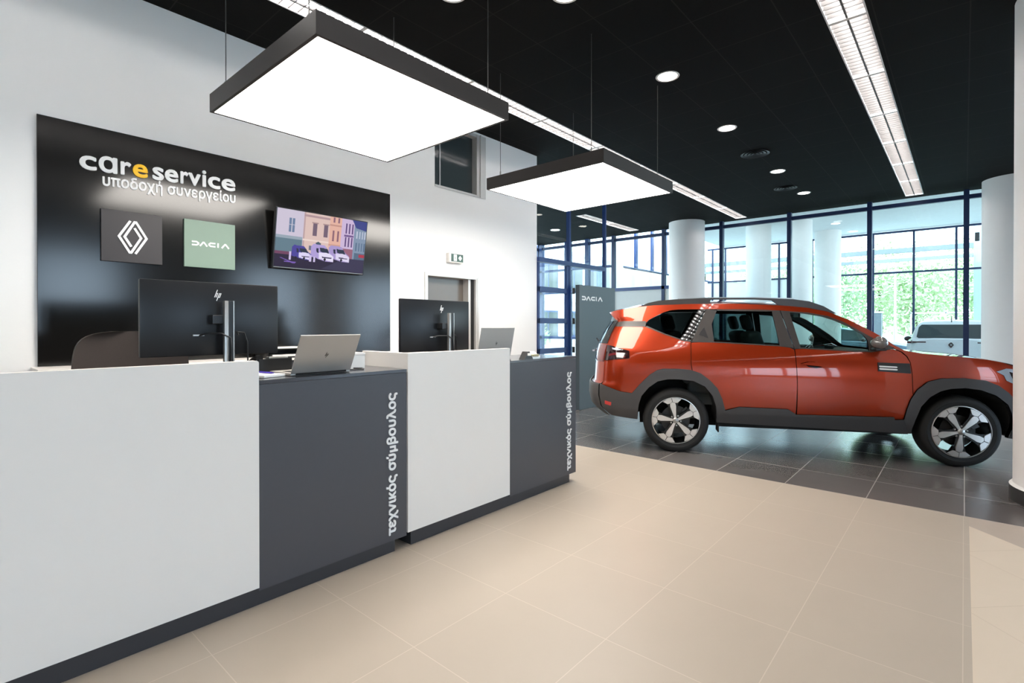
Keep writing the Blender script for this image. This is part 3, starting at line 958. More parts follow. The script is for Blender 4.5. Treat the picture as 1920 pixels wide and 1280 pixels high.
monitor(1.095, 1.644, 'black monitor seen from behind on the nearer desk')
monitor(2.735, 1.606, 'black monitor seen from behind on the farther desk before the staff door', 0.035)

# ------------------------------------------------------------------ laptops
def laptop(x, y, z, rz, label, lean, w=0.356, d=0.235):
    t = thing('laptop', label, 'laptop', (x, y, z), rz, 'silver laptops on the desks')
    B().box(-d, 0.0, -w / 2, w / 2, 0.002, 0.017, 0.004).obj('base', 'laptop', t)
    B().box(-d + 0.09, -0.02, -w / 2 + 0.03, w / 2 - 0.03, 0.0172, 0.0185).obj('keyboard', 'black_plastic', t)
    a = math.radians(lean)
    m = Matrix.Translation((0.004, 0, 0.012)) @ Matrix.Rotation(a, 4, 'Y')
    bx = B().box(-0.006, 0.0, -w / 2, w / 2, 0.0, d, 0.002)
    lid = B().add([tuple(m @ Vector(p)) for p in bx.v], bx.f).obj('lid', 'laptop', t)
    bx = B().box(-0.0075, -0.0062, -w / 2 + 0.008, w / 2 - 0.008, 0.012, d - 0.008)
    B().add([tuple(m @ Vector(p)) for p in bx.v], bx.f).obj('screen', 'dark_glass', t)
    e_ = B()
    hp(e_, 0.0, d * 0.47, 0.013, lambda u, v, w_: tuple(m @ Vector((0.0005 + w_, u, v))), 0.0006)
    e_.obj('maker_emblem', 'logo_dark', t)
    B().tube([(0.002, -w / 2 + 0.03, 0.011), (0.002, w / 2 - 0.03, 0.011)], 0.006).obj('hinge', 'black_plastic', t)
    return t
laptop(-2.735, 1.487, 1.126, math.radians(2), 'silver laptop on the charcoal counter of the nearer desk', 27, 0.366)
laptop(-2.93, 3.118, 1.126, 0, 'silver laptop behind the white screen of the farther desk', 12, 0.40, 0.25)

# ------------------------------------------------------------------ small desk things
t = thing('desk_telephone', 'black desk telephone behind the laptop on the nearer desk', 'telephone', (-3.063, 1.335, 1.1262))
ph = B()
ph.prism([(-0.09, 0), (0.09, 0), (0.09, 0.02), (-0.09, 0.085)], -0.095, 0.095, lambda u, v, w: (-u, w, v))
ph.obj('body', 'black_plastic', t)
B().tube([(0.045, -0.07, 0.085), (0.02, -0.072, 0.092), (-0.04, -0.072, 0.076), (-0.075, -0.07, 0.055)], [0.02, 0.013, 0.013, 0.02], 10).obj('handset', 'black_plastic', t, smooth=60)
B().box(0.03, 0.075, -0.03, 0.08, 0.082, 0.094, 0.003).obj('display', 'silver', t)
t = thing('document_tray', 'black document tray with papers on the wall cabinet under the television', 'tray', (-4.74, 2.2, 1.108))
B().box(-0.13, 0.13, -0.2, 0.2, 0.0, 0.012).box(-0.13, 0.13, -0.2, -0.19, 0.012, 0.075).box(-0.13, 0.13, 0.19, 0.2, 0.012, 0.075).box(-0.13, -0.12, -0.19, 0.19, 0.012, 0.075).box(-0.13, 0.13, -0.2, 0.2, 0.075, 0.085).obj('tray', 'black_plastic', t)
B().box(-0.11, 0.12, -0.17, 0.16, 0.0855, 0.094).box(-0.11, 0.11, -0.15, 0.17, 0.013, 0.03).obj('papers', 'paper', t)
t = thing('notebook', 'pale notebook lying left of the laptop on the nearer desk', 'notebook', (-2.845, 1.205, 1.1262), 0.25)
B().box(-0.10, 0.10, -0.065, 0.065, 0.001, 0.014, 0.002).obj('cover', 'paper', t)
B().box(-0.095, 0.098, -0.06, 0.067, 0.004, 0.011).obj('pages', 'laminate_white', t)
pn_ = B().tube([(-2.90, 1.215, 1.1458), (-2.80, 1.235, 1.1458), (-2.78, 1.239, 1.1458)], [0.005, 0.005, 0.002]).obj('pen', mat('purple_plastic', lin(70, 50, 170), 0.4), smooth=50)
tag(pn_, 'purple pen lying on the pale notebook on the nearer desk', 'pen')
t = thing('paper_box', 'small white paper box between the laptop and the white side screen', 'box', (-2.99, 1.80, 1.1262))
B().box(-0.09, 0.09, -0.075, 0.075, 0.0, 0.085, 0.002).obj('body', 'paper', t)
B().box(-0.092, 0.092, -0.077, 0.077, 0.0852, 0.1, 0.002).obj('lid', 'laminate_white', t)
tag(B().tube([(-2.84, 1.70, 1.131), (-2.80, 1.74, 1.131), (-2.80, 1.80, 1.131), (-2.86, 1.83, 1.131), (-2.95, 1.75, 1.131)], 0.004).obj('power_cable', 'black_plastic', smooth=60), 'short black cable lying behind the laptop on the nearer counter', 'cable')
t = thing('tape_dispenser', 'black triangular tape dispenser on the farther desk counter', 'tape dispenser', (-2.69, 3.245, 1.1262))
B().prism([(-0.055, 0), (0.055, 0), (0.012, 0.062), (-0.012, 0.062)], -0.03, 0.03, lambda u, v, w: (w, u, v)).obj('body', 'black_plastic', t)
B().cyl(0, 0, 0, 0.02, 0.018, seg=20).obj('tape_roll', 'paper', t, loc=(0.031, 0, 0.03))
t = thing('card_holder', 'small silver card holder beside the tape dispenser', 'card holder', (-2.72, 3.375, 1.1262))
B().prism([(-0.06, 0), (0.03, 0), (0.03, 0.014), (-0.035, 0.055), (-0.06, 0.055)], -0.055, 0.055, lambda u, v, w: (u, w, v)).obj('base', 'silver', t)
B().box(-0.03, 0.028, -0.045, 0.045, 0.02, 0.034).obj('cards', mat('straw_card', lin(190, 180, 140), 0.6), t)
tag(B().tube([(-2.66, 2.99, 1.13), (-2.68, 3.04, 1.13), (-2.72, 3.055, 1.13), (-2.78, 3.04, 1.13), (-2.82, 2.995, 1.13)], 0.004).obj('power_cable', 'black_plastic', smooth=60), 'dark cable end beside the white screen on the farther counter', 'cable')

# ------------------------------------------------------------------ office chairs
t = thing('office_chair', 'brown black office chair behind the nearer desk, only its back showing', 'chair', (-3.85, 0.85, 0))
def backrest():
    rows = []
    for j in range(25):
        v = 1 - (1 - j / 24) ** 1.6
        z = 0.58 + 0.785 * v
        hwid = (0.315 - 0.03 * v) * (1 - (v * 0.998) ** 16) ** 0.30
        row = []
        for i in range(17):
            u = -1 + 2 * i / 16
            row.append((0.05 * u * u + 0.03 * (1 - v) - 0.01, u * hwid, z))
        rows.append(row)
    front = rows
    back = [[(p[0] - 0.035, p[1], p[2]) for p in r] for r in rows]
    b = B().grid(front).grid(back)
    k = 17
    n = 25 * k
    loop = [i for i in range(k)] + [j * k + k - 1 for j in range(1, 25)] + [24 * k + i for i in range(k - 2, -1, -1)] + [j * k for j in range(23, 0, -1)]
    for a, c in zip(loop, loop[1:] + loop[:1]):
        b.f.append((a, c, c + n, a + n))
    return b
backrest().obj('backrest', 'chair', t, smooth=50)
B().box(-0.47, 0.02, -0.25, 0.25, 0.44, 0.53, 0.03).obj('seat', 'chair', t, smooth=40)
B().box(0.0, 0.06, -0.03, 0.03, 0.42, 0.66, 0.01).obj('back_support', 'black_plastic', t)
B().cyl(-0.22, 0, 0.08, 0.44, 0.028, seg=20).obj('gas_column', 'silver', t, smooth=40)
for k in range(5):
    a = k * 2 * math.pi / 5
    l = B().tube([(-0.22, 0, 0.10), (-0.22 + 0.30 * math.cos(a), 0.30 * math.sin(a), 0.065)], [0.03, 0.018], 8).obj('leg', 'black_plastic', t, smooth=40)
    B().lathe([(0.0, -0.02), (0.025, -0.02), (0.028, 0), (0.025, 0.02), (0.0, 0.02)], 16, lambda r, h, c, d: (-0.22 + 0.30 * math.cos(a) + h * math.sin(a) + r * c * math.cos(a), 0.30 * math.sin(a) - h * math.cos(a) + r * c * math.sin(a), 0.029 + r * d)).obj('caster', 'black_plastic', l, smooth=40)
# ------------------------------------------------------------------ the orange car
def interp(T, x):
    if x <= T[0][0]:
        return T[0][1]
    for (a, b), (c, d) in zip(T, T[1:]):
        if x <= c:
            return b + (d - b) * (x - a) / (c - a)
    return T[-1][1]
SR = [(.2, -.70), (.36, -.82), (.43, -.91), (.48, -.955), (.60, -.985), (.72, -.98), (.76, -.93), (1.0, -.915), (1.14, -.895), (1.3, -.83), (1.46, -.73), (1.5, -.77), (1.6, -.76)]
SF = [(.2, 3.38), (.3, 3.5), (.45, 3.57), (.65, 3.58), (.85, 3.55), (.95, 3.46), (1.02, 3.34), (1.08, 3.2), (1.2, 3.0)]
def hw(s, z):
    w = .920
    if z < .45:
        w -= (.45 - z) * .2
    if z < .75:
        w -= .30 * (.75 - z) ** 2
    t = max(0., z - .86)
    w -= .7 * t * t if t < .3 else .063 + .42 * (t - .3)
    if z > 1.1 and s < .3:
        w -= .05 * min(1, (z - 1.1) / .3) * (.3 - s) ** 2
    if s < -.25:
        u = min(.9999, (-.25 - s) / (-.25 - interp(SR, z)))
        w *= (1 - u ** 4) ** .25
    if s > 2.75:
        u = min(.9999, (s - 2.75) / (interp(SF, z) - 2.75))
        w *= (1 - u ** 3.6) ** (1 / 3.6)
    return w
# local frame: x forward, the photographed side is y < 0
CAR = thing('suv_car', 'orange red estate car with roof rails parked on the dark tiles', 'car', (-2.8083, 6.2576, 0), math.radians(27.977))
MT['paint'] = mat('terracotta_metallic_paint', lin(160, 46, 4), 0.30, metal=0.6, coat=1.0, noise=0.01, nscale=400)
MT['clad'] = mat('dark_grey_cladding', lin(66, 64, 64), 0.55, noise=0.06, nscale=60)
MT['trimblack'] = mat('satin_black_trim', lin(58, 53, 50), 0.38, noise=0.02)
MT['tyre'] = mat('tyre_rubber', lin(24, 23, 22), 0.7, noise=0.1)
MT['alloy'] = mat('machined_alloy', lin(222, 218, 214), 0.28, metal=0.8, noise=0.02)
MT['alloy_dark'] = mat('gloss_black_alloy', lin(20, 20, 21), 0.25, noise=0.02)
MT['disc'] = mat('brake_steel', lin(64, 63, 62), 0.45, metal=0.8)
MT['tail'] = mat('tail_lamp_glass', lin(92, 14, 18), 0.12, coat=1.0, noise=0.02)
MT['tail_and_shade_dark'] = mat('smoked_lamp_glass_and_shade', lin(34, 14, 16), 0.12, coat=1.0, noise=0.02)  # lamp lenses, and the painted shade under the door handles
MT['reflect_red'] = mat('red_reflector', lin(190, 40, 40), 0.25, coat=0.6)
MT['lamp_glass'] = mat('clear_lamp', lin(216, 222, 232), 0.12, metal=0.5, coat=1.0)
MT['tint_dark'] = glass_mat('privacy_glass', (0.10, 0.12, 0.12), 1.52)
MT['tint_mid'] = glass_mat('tinted_door_glass', (0.22, 0.30, 0.29), 1.52)
MT['tint_light'] = glass_mat('green_door_glass', (0.74, 0.86, 0.82), 1.52)
MT['interior'] = mat('charcoal_interior', lin(78, 82, 82), 0.7, noise=0.05)
MT['headliner'] = mat('grey_headliner', lin(70, 72, 72), 0.9)
MT['liner'] = mat('black_wheel_liner', lin(14, 14, 14), 0.9)

def nrm(s, z, side):
    e = 0.004
    ds = (hw(s + e, z) - hw(s - e, z)) / (2 * e)
    dz = (hw(s, z + e) - hw(s, z - e)) / (2 * e)
    return (-ds, side, -dz)

def pip(p, poly):
    ins = False
    for a in range(len(poly)):
        (x1, y1), (x2, y2) = poly[a], poly[a - 1]
        if (y1 > p[1]) != (y2 > p[1]) and p[0] < (x2 - x1) * (p[1] - y1) / (y2 - y1) + x1:
            ins = not ins
    return ins

def dense(poly, d=0.04):
    out = []
    for i in range(len(poly)):
        a, b = poly[i], poly[(i + 1) % len(poly)]
        n = max(1, int(math.hypot(b[0] - a[0], b[1] - a[1]) / d))
        for k in range(n):
            out.append((a[0] + (b[0] - a[0]) * k / n, a[1] + (b[1] - a[1]) * k / n))
    return out

class Skin(B):
    """body panels: side-view outlines laid on the curved flank of the car"""
    def __init__(s):
        super().__init__()
        s.nn = []
    def panel(s, poly, off=0.0, sides=(-1,), holes=(), skirt=0.02, step=0.035):
        outline = dense(poly)
        rings = [outline] + [dense(h) for h in holes]
        pts, edges = [], []
        for r in rings:
            k = len(pts)
            pts += [Vector(p) for p in r]
            edges += [(k + i, k + (i + 1) % len(r)) for i in range(len(r))]
        nb = len(pts)
        x0 = min(p[0] for p in outline); x1 = max(p[0] for p in outline)
        z0 = min(p[1] for p in outline); z1 = max(p[1] for p in outline)
        nx, nz = int((x1 - x0) / step) + 1, int((z1 - z0) / step) + 1
        bound = [(Vector(r[i]), Vector(r[(i + 1) % len(r)])) for r in rings for i in range(len(r))]
        for i in range(1, nx):
            for j in range(1, nz):
                p = Vector((x0 + (x1 - x0) * i / nx, z0 + (z1 - z0) * j / nz))
                if pip(p, outline) and not any(pip(p, h) for h in holes):
                    if min((p - a).length_squared for a, _ in bound) > (0.4 * step) ** 2:
                        pts.append(p)
        res = delaunay_2d_cdt(pts, edges, [], 0, 1e-6)
        V, Fc = res[0], res[2]
        tri = []
        for f in Fc:
            c = sum((V[i] for i in f), Vector((0, 0))) / len(f)
            if pip(c, outline) and not any(pip(c, h) for h in holes):
                tri.append(tuple(f))
        for side in sides:
            k = len(s.v)
            s.v += [(p.x, side * (hw(p.x, p.y) + off), p.y) for p in V]
            s.nn += [nrm(p.x, p.y, side) for p in V]
            for f in tri:
                a, b, c = (V[i] for i in f[:3])
                ccw = (b - a).cross(c - a) > 0
                # seen from side -1, x right and z up is counter-clockwise when facing outward
                f2 = f if (ccw == (side < 0)) else f[::-1]
                s.f.append(tuple(i + k for i in f2))
            if skirt:
                for r in rings:
                    k = len(s.v)
                    m = len(r)
                    for p in r:
                        w = hw(p[0], p[1]) + off
                        s.v.append((p[0], side * w, p[1])); s.v.append((p[0], side * (w - skirt), p[1]))
                    cx = sum(p[0] for p in r) / m; cz = sum(p[1] for p in r) / m
                    for i, p in enumerate(r):
                        q0, q1 = r[i - 1], r[(i + 1) % m]
                        tx, tz = q1[0] - q0[0], q1[1] - q0[1]
                        s.nn.append((tz, 0.0001, -tx)); s.nn.append((tz, 0.0001, -tx))
                    for i in range(m):
                        j = (i + 1) % m
                        s.f.append((k + 2 * i, k + 2 * j, k + 2 * j + 1, k + 2 * i + 1))
        return s
    def raw(s, rows, flip=False):
        """free grid with averaged normals"""
        k = len(s.v); c = len(rows[0])
        s.v += [p for r in rows for p in r]
        for i in range(len(rows)):
            for j in range(c):
                a = Vector(rows[max(i - 1, 0)][j]); b = Vector(rows[min(i + 1, len(rows) - 1)][j])
                d = Vector(rows[i][max(j - 1, 0)]); e = Vector(rows[i][min(j + 1, c - 1)])
                n = (e - d).cross(b - a)
                if n.length < 1e-9:
                    n = Vector((0, 0, 1))
                n.normalize()
                s.nn.append(tuple(-n if flip else n))
        for i in range(len(rows) - 1):
            for j in range(c - 1):
                f = (k + i * c + j, k + i * c + j + 1, k + (i + 1) * c + j + 1, k + (i + 1) * c + j)
                s.f.append(f[::-1] if flip else f)
        return s
    def done(s, name, m, parent):
        return s.obj(name, m, parent, smooth=True, normals=s.nn, fix=False)

TOP = [(-.742, 1.560), (-.672, 1.577), (-.562, 1.594), (-.393, 1.618), (-.228, 1.633), (.113, 1.643), (.45, 1.645), (.633, 1.642), (.94, 1.630), (1.188, 1.612), (1.383, 1.590), (1.57, 1.546), (1.748, 1.465), (1.916, 1.363), (2.039, 1.280), (2.12, 1.207), (2.212, 1.147), (2.354, 1.120), (2.565, 1.101), (2.772, 1.083), (2.90, 1.068), (3.02, 1.045)]
def spl(z, f=1):
    return -.25 + .8 * (interp(SR, z) + .25) if f < 0 else 2.75 + .8 * (interp(SF, z) - 2.75)
QG = [(-.321, 1.428), (-.282, 1.468), (-.195, 1.514), (-.118, 1.552), (-.049, 1.574), (.044, 1.584), (.343, 1.585)]
DTOP = [(.343, 1.585), (.629, 1.582), (.935, 1.574), (1.183, 1.557), (1.377, 1.541), (1.564, 1.500), (1.698, 1.441), (1.832, 1.350), (1.949, 1.272), (2.112, 1.180)]
RA_IN = [(-.42, .36), (-.405, .50), (-.367, .62), (-.29, .715), (-.195, .785), (-.087, .811), (.03, .812), (.182, .798), (.296, .742), (.375, .645), (.415, .52), (.43, .352)]
RA_OUT = [(-.472, .646), (-.382, .752), (-.28, .855), (-.205, .905), (-.137, .925), (.02, .927), (.151, .917), (.255, .882), (.35, .81), (.425, .725), (.475, .61), (.507, .49)]
FA_IN = [(2.265, .315), (2.285, .46), (2.325, .595), (2.396, .690), (2.485, .752), (2.573, .780), (2.699, .790), (2.824, .775), (2.95, .725), (3.05, .64), (3.10, .52), (3.125, .32)]
FA_OUT = [(2.185, .45), (2.205, .56), (2.235, .665), (2.29, .762), (2.383, .845), (2.495, .878), (2.692, .886), (2.864, .868), (2.969, .822), (3.057, .751), (3.125, .665), (3.18, .55)]
mid = lambda A, Bq: [((a[0] + b[0]) / 2, (a[1] + b[1]) / 2) for a, b in zip(A, Bq)]
RA_M, FA_M = mid(RA_IN, RA_OUT), mid(FA_IN, FA_OUT)

# painted shell: rear quarters, roof, bonnet, wings
sk = Skin()
NOSE = [(3.12, 1.010), (3.22, .962), (spl(.90), .90)]
body = TOP + NOSE + [(spl(z), z) for z in (.8, .7, .6)] + [p for p in FA_M[::-1] if p[0] > 2.27] + [(2.262, .70), (2.255, .91), (2.246, 1.03), (2.225, 1.09), (2.185, 1.135), (2.125, 1.165)] + DTOP[::-1] + QG[::-1][1:] + [(-.325, 1.385), (-.107, 1.296), (.09, 1.229), (.160, 1.217), (.154, .976), (.182, .82)] + [p for p in RA_M[::-1] if p[0] < .17] + [(-.45, .63), (-.60, .655), (-.78, .665)] + [(spl(z, -1), z) for z in (.67, .76, .9, 1.0, 1.14, 1.3, 1.385)] + [(-.64, 1.455), (-.69, 1.50)]
sk.panel(body, 0.0, (-1, 1), skirt=0.03)
# roof, windscreen line, bonnet
def densify(T, d=0.07):
    out = []
    for a, b in zip(T, T[1:]):
        n = max(1, int(round((b[0] - a[0]) / d)))
        out += [(a[0] + (b[0] - a[0]) * k / n, a[1] + (b[1] - a[1]) * k / n) for k in range(n)]
    return out + [T[-1]]
TD = densify(TOP)
def crown(s):
    return interp([(-.75, .012), (-.4, .045), (.3, .06), (1.2, .06), (1.7, .05), (2.0, .0), (2.2, -.012), (2.4, .020), (3.02, .034)], s)
def bow(s):   # the screen is further forward in the middle
    return interp([(1.3, 0), (1.6, .05), (2.1, .11), (2.3, .09), (2.6, .03), (2.8, 0)], s)
def toprow(s, z, u0=-1, u1=1, n=25, up=0.0):
    y = hw(s, z)
    row = []
    for i in range(n):
        u = u0 + (u1 - u0) * i / (n - 1)
        row.append((s + bow(s) * (1 - u * u), u * y, z + crown(s) * (1 - abs(u) ** 2.4) + up))
    return row
sk.raw([toprow(s, z) for s, z in TD if s <= 1.385])
sk.raw([toprow(s, z) for s, z in TD if s >= 2.211])
for a, b in ((-1, -.90), (.90, 1)):
    sk.raw([toprow(s, z, a, b, 4) for s, z in TD if 1.3 <= s <= 2.213])
# nose between bonnet and grille
A_ = toprow(3.02, 1.045)
def caprow(z, f, off=0.0, u0=-.876, u1=.876, n=25):
    """row across the tail (f<0) or the nose (f>0)"""
    c, e = (-.25, 4.0) if f < 0 else (2.75, 3.6)
    end = interp(SR, z) if f < 0 else interp(SF, z)
    wb = hw(c, z) if f > 0 else hw(-.26, z)
    row = []
    for i in range(n):
        u = u0 + (u1 - u0) * i / (n - 1)
        t = (1 - min(.9999, abs(u)) ** e) ** (1 / e)
        x = c + (end - c) * t
        row.append((x + off * (1 if f > 0 else -1), u * wb * (1 + off * 0.3), z))
    return row
C_ = caprow(.90, 1)
nose = []
for k in range(9):
    t = k / 8
    row = []
    for i, (p, q) in enumerate(zip(A_, C_)):
        ctrl = Vector((q[0] * .75 + p[0] * .25, (p[1] + q[1]) / 2, p[2] * .70 + q[2] * .30))
        v = Vector(p) * (1 - t) ** 2 + ctrl * 2 * t * (1 - t) + Vector(q) * t * t
        row.append(tuple(v))
    nose.append(row)
sk.raw(nose)
sk.raw([caprow(z, -1) for z in (.735, .76, .85, .95, 1.05, 1.14, 1.19)], flip=True)
sk.raw([caprow(z, 1) for z in (.90, .86, .82)])
sk.raw([caprow(z, 1) for z in (.70, .65, .58, .52)])
# spoiler: under side and lip
tip = toprow(*TOP[0])
sk.raw([tip, [(p[0] - .006, p[1], p[2] - .014) for p in tip]])
sk.done('body', 'paint', CAR)
sp = Skin()
low = caprow(1.455, -1)
sp.raw([[(p[0] - .006, p[1], p[2] - .014) for p in tip], [tuple((Vector(p) + Vector(q)) / 2 + Vector((.02, 0, 0))) for p, q in zip(tip, low)], low])
sp.done('spoiler_underside', 'trimblack', CAR)
# rear glass and windscreen
Skin().raw([caprow(z, -1, .004) for z in (1.19, 1.25, 1.32, 1.40, 1.455)], flip=True).done('rear_window', 'tint_dark', CAR)
Skin().raw([toprow(s, z, -.90, .90) for s, z in TD if 1.36 <= s <= 2.213]).done('windscreen', 'tint_light', CAR)
# bumpers and grille across the ends
Skin().raw([caprow(z, -1, .012) for z in (.36, .40, .43, .48, .54, .60, .68, .72, .735)], flip=True).done('rear_bumper', 'clad', CAR)
Skin().raw([caprow(z, 1, .010) for z in (.52, .46, .38, .30, .22)]).done('front_bumper', 'clad', CAR)
gr = Skin().raw([caprow(z, 1, .004) for z in (.82, .79, .75, .70)]).done('grille', 'trimblack', CAR)
bb = B()
for i in range(9):
    u = -.52 + i * .13
    bb.box(0, 0.012, u * .85 - .025, u * .85 + .025, .735, .785)
bb.v = [(p[0] + caprow(.76, 1, .006, p[1] / .9, p[1] / .9 + .01, 2)[0][0], p[1], p[2]) for p in bb.v]
bb.obj('grille_bars', 'alloy', gr)
for sd in (-1, 1):
    Skin().raw([caprow(z, 1, .008, *sorted((sd * .55, sd * .876)), 10) for z in (.965 - .04, .90, .86, .82)]).done('headlamp', 'lamp_glass', CAR)
    # flank panels
    S1 = (sd,)
    rd = [(.166, 1.211), (.160, .976), (.188, .823)] + [p for p in RA_M if p[0] > .20] + [(.51, .42), (1.20, .40), (1.207, .786), (1.199, 1.038), (1.195, 1.142), (1.155, 1.166), (1.06, 1.178), (.41, 1.212), (.297, 1.222)]
    dq = Skin().panel(rd, 0.0, S1).done('rear_door', 'paint', CAR)
    fd_ = [(1.213, .40), (2.16, .40)] + [(2.215, .53), (2.245, .62), (2.256, .70), (2.249, .91), (2.240, 1.03), (2.215, 1.088), (2.175, 1.13), (2.115, 1.160), (1.908, 1.127), (1.746, 1.131), (1.255, 1.156), (1.203, 1.150), (1.205, 1.038), (1.213, .786)]
    fq = Skin().panel(fd_, 0.0, S1).done('front_door', 'paint', CAR)
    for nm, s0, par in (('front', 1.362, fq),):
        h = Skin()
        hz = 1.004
        h.panel([(s0 - .12, hz + .000), (s0 - .05, hz + .020), (s0 + .04, hz + .020), (s0 + .118, hz - .014), (s0 + .115, hz - .030), (s0 + .02, hz - .020), (s0 - .08, hz - .012)], .042, S1, skirt=.05)
        h.done('door_handle', 'paint', par)
        Skin().panel([(s0 - .07, hz - .014), (s0 + .03, hz - .021), (s0 + .085, hz - .033), (s0 + .03, hz - .046), (s0 - .04, hz - .036)], .0015, S1, skirt=0).done('handle_recess_shade', 'tail_and_shade_dark', par)  # flat dark patch painted in for the shade of the grip recess
    # glass and pillars of the side window band
    Skin().panel([(.343, 1.584), (.453, 1.572), (.391, 1.418), (.403, 1.214), (.171, 1.218)], .002, S1).done('pillar_trim', 'trimblack', CAR)
    Skin().panel([(.308, 1.384), (.348, 1.258), (.246, 1.300)], .005, S1, skirt=.003).done('hidden_door_handle', 'black_plastic', CAR)
    Skin().panel([(1.018, 1.568), (1.098, 1.565), (1.192, 1.160), (1.155, 1.170), (1.06, 1.182)], .002, S1).done('pillar_trim', 'trimblack', CAR)
    Skin().panel([(1.106, 1.563), (1.190, 1.556), (1.262, 1.154), (1.202, 1.157)], .002, S1).done('pillar_trim', 'trimblack', CAR)
    Skin().panel([(.453, 1.582), (.629, 1.582), (.935, 1.575), (1.018, 1.570), (1.016, 1.554), (.46, 1.566)], .001, S1).panel([(1.190, 1.556), (1.377, 1.541), (1.564, 1.500), (1.698, 1.441), (1.832, 1.350), (1.949, 1.272), (2.112, 1.180), (1.895, 1.250), (1.863, 1.306), (1.729, 1.394), (1.607, 1.458), (1.497, 1.496), (1.328, 1.530), (1.192, 1.543)], .001, S1).panel([(.405, 1.214), (1.06, 1.180), (1.06, 1.190), (.407, 1.226)], .001, S1).panel([(1.255, 1.157), (1.746, 1.132), (1.908, 1.127), (2.115, 1.163), (2.112, 1.180), (1.895, 1.25), (1.892, 1.140), (1.746, 1.145), (1.258, 1.170)], .001, S1).panel([(-.321, 1.385), (-.107, 1.294), (.09, 1.228), (.171, 1.217), (.175, 1.228), (.09, 1.240), (-.10, 1.306), (-.312, 1.398)], .001, S1).done('window_surround', 'trimblack', CAR)
    Skin().panel([(-.318, 1.410), (-.282, 1.462), (-.195, 1.508), (-.118, 1.546), (-.049, 1.568), (.044, 1.578), (.343, 1.580), (.171, 1.225), (.09, 1.233), (-.107, 1.300)], -.004, S1, skirt=0).done('quarter_window', 'tint_dark', CAR)
    Skin().panel([(.455, 1.568), (1.018, 1.556), (1.062, 1.185), (.407, 1.222), (.392, 1.418)], -.004, S1, skirt=0).done('rear_door_window', 'tint_mid', CAR)
    Skin().panel([(1.190, 1.547), (1.328, 1.534), (1.497, 1.500), (1.607, 1.462), (1.729, 1.398), (1.863, 1.310), (1.897, 1.258), (1.895, 1.138), (1.746, 1.141), (1.257, 1.165)], -.004, S1, skirt=0).done('front_door_window', 'tint_light', CAR)
    Skin().panel([(spl(1.455, -1) , 1.452), (-.315, 1.452), (-.322, 1.387), (spl(1.39, -1), 1.389)], .003, S1, skirt=.003).done('rear_band', 'trimblack', CAR)
    # grey cladding
    Skin().panel(RA_OUT + RA_IN[::-1], .018, S1, skirt=.05).done('rear_arch_cladding', 'clad', CAR)
    Skin().panel(FA_OUT + FA_IN[::-1], .018, S1, skirt=.05).done('front_arch_cladding', 'clad', CAR)
    Skin().panel([(.425, .345), (1.108, .330), (1.764, .317), (2.275, .308), (2.27, .40), (2.205, .46), (2.108, .449), (2.098, .477), (1.203, .469), (1.125, .522), (.647, .530), (.50, .484), (.425, .44)], .016, S1, skirt=.04).done('sill_cladding', 'clad', CAR)
    Skin().panel([(-.41, .345), (-.40, .50), (-.385, .60), (-.455, .642), (-.60, .660), (spl(.70, -1), .735), (spl(.6, -1), .60), (spl(.48, -1), .48), (spl(.43, -1), .43), (spl(.36, -1), .37)], .012, S1, skirt=.05).done('bumper_corner', 'clad', CAR)
    Skin().panel([(3.11, .30), (spl(.30), .26), (spl(.45), .45), (spl(.60), .60), (3.13, .66), (3.12, .50)], .012, S1, skirt=.05).done('bumper_corner', 'clad', CAR)
    Skin().panel([(-.775, .545), (-.70, .530), (-.705, .490), (-.775, .502)], .016, S1, skirt=.005).done('bumper_reflector', 'reflect_red', CAR)
    # tail lamp: dark lens, red wrap and bright bar
    tl = Skin()
    tl.panel([(spl(1.18, -1), 1.178), (-.700, 1.168), (-.602, 1.142), (-.502, 1.118), (-.497, 1.034), (-.64, 1.018), (spl(1.0, -1), 1.0)], .008, S1, skirt=.02)
    tlo = tl.done('tail_lamp', 'tail_and_shade_dark', CAR)
    Skin().raw([caprow(z, -1, .007, *sorted((sd * .50, sd * .876)), 10) for z in (1.18, 1.10, 1.0, .985)], flip=True).done('lamp_wrap', 'tail', tlo)
    Skin().panel([(-.735, 1.075), (-.66, 1.095), (-.60, 1.080), (-.54, 1.045), (-.56, 1.040), (-.62, 1.060), (-.665, 1.068), (-.735, 1.050)], .0125, S1, skirt=.003).done('lamp_light_guide', 'tail', tlo)
    Skin().panel([(-.70, 1.150), (-.66, 1.143), (-.585, 1.128), (-.62, 1.118), (-.69, 1.128)], .0125, S1, skirt=.003).done('lamp_bar', 'lamp_glass', tlo)
    Skin().panel([(2.96, .955), (3.05, .985), (3.16, .975), (3.22, .93), (3.20, .84), (3.12, .83), (3.04, .87), (3.02, .92)], .006, S1, skirt=.01).done('headlamp', 'lamp_glass', CAR)
    hl2 = Skin().panel([(3.07, .955), (3.16, .93), (3.17, .87), (3.10, .875)], .010, S1, skirt=.004).done('headlamp_lens', 'tail_and_shade_dark', CAR)
    # badge plate on the wing edge of the door
    bg = Skin().panel([(1.952, 1.027), (2.236, 1.020), (2.238, .920), (1.952, .939)], .008, S1, skirt=.01).done('badge_plate', 'black_plastic', CAR)
    for z in (.985, .960):
        Skin().panel([(1.965, z + .011), (2.115, z + .004), (2.124, z - .003), (2.115, z - .010), (1.967, z - .005), (1.960, z + .003)], .012, S1, skirt=.004).done('badge_bar', 'white_letter', bg)
    # roof rail
    rt = [(-.395, 1.622), (-.287, 1.664), (-.173, 1.688), (.035, 1.703), (.328, 1.713), (.856, 1.709), (1.241, 1.690), (1.407, 1.664), (1.547, 1.610), (1.671, 1.530)]
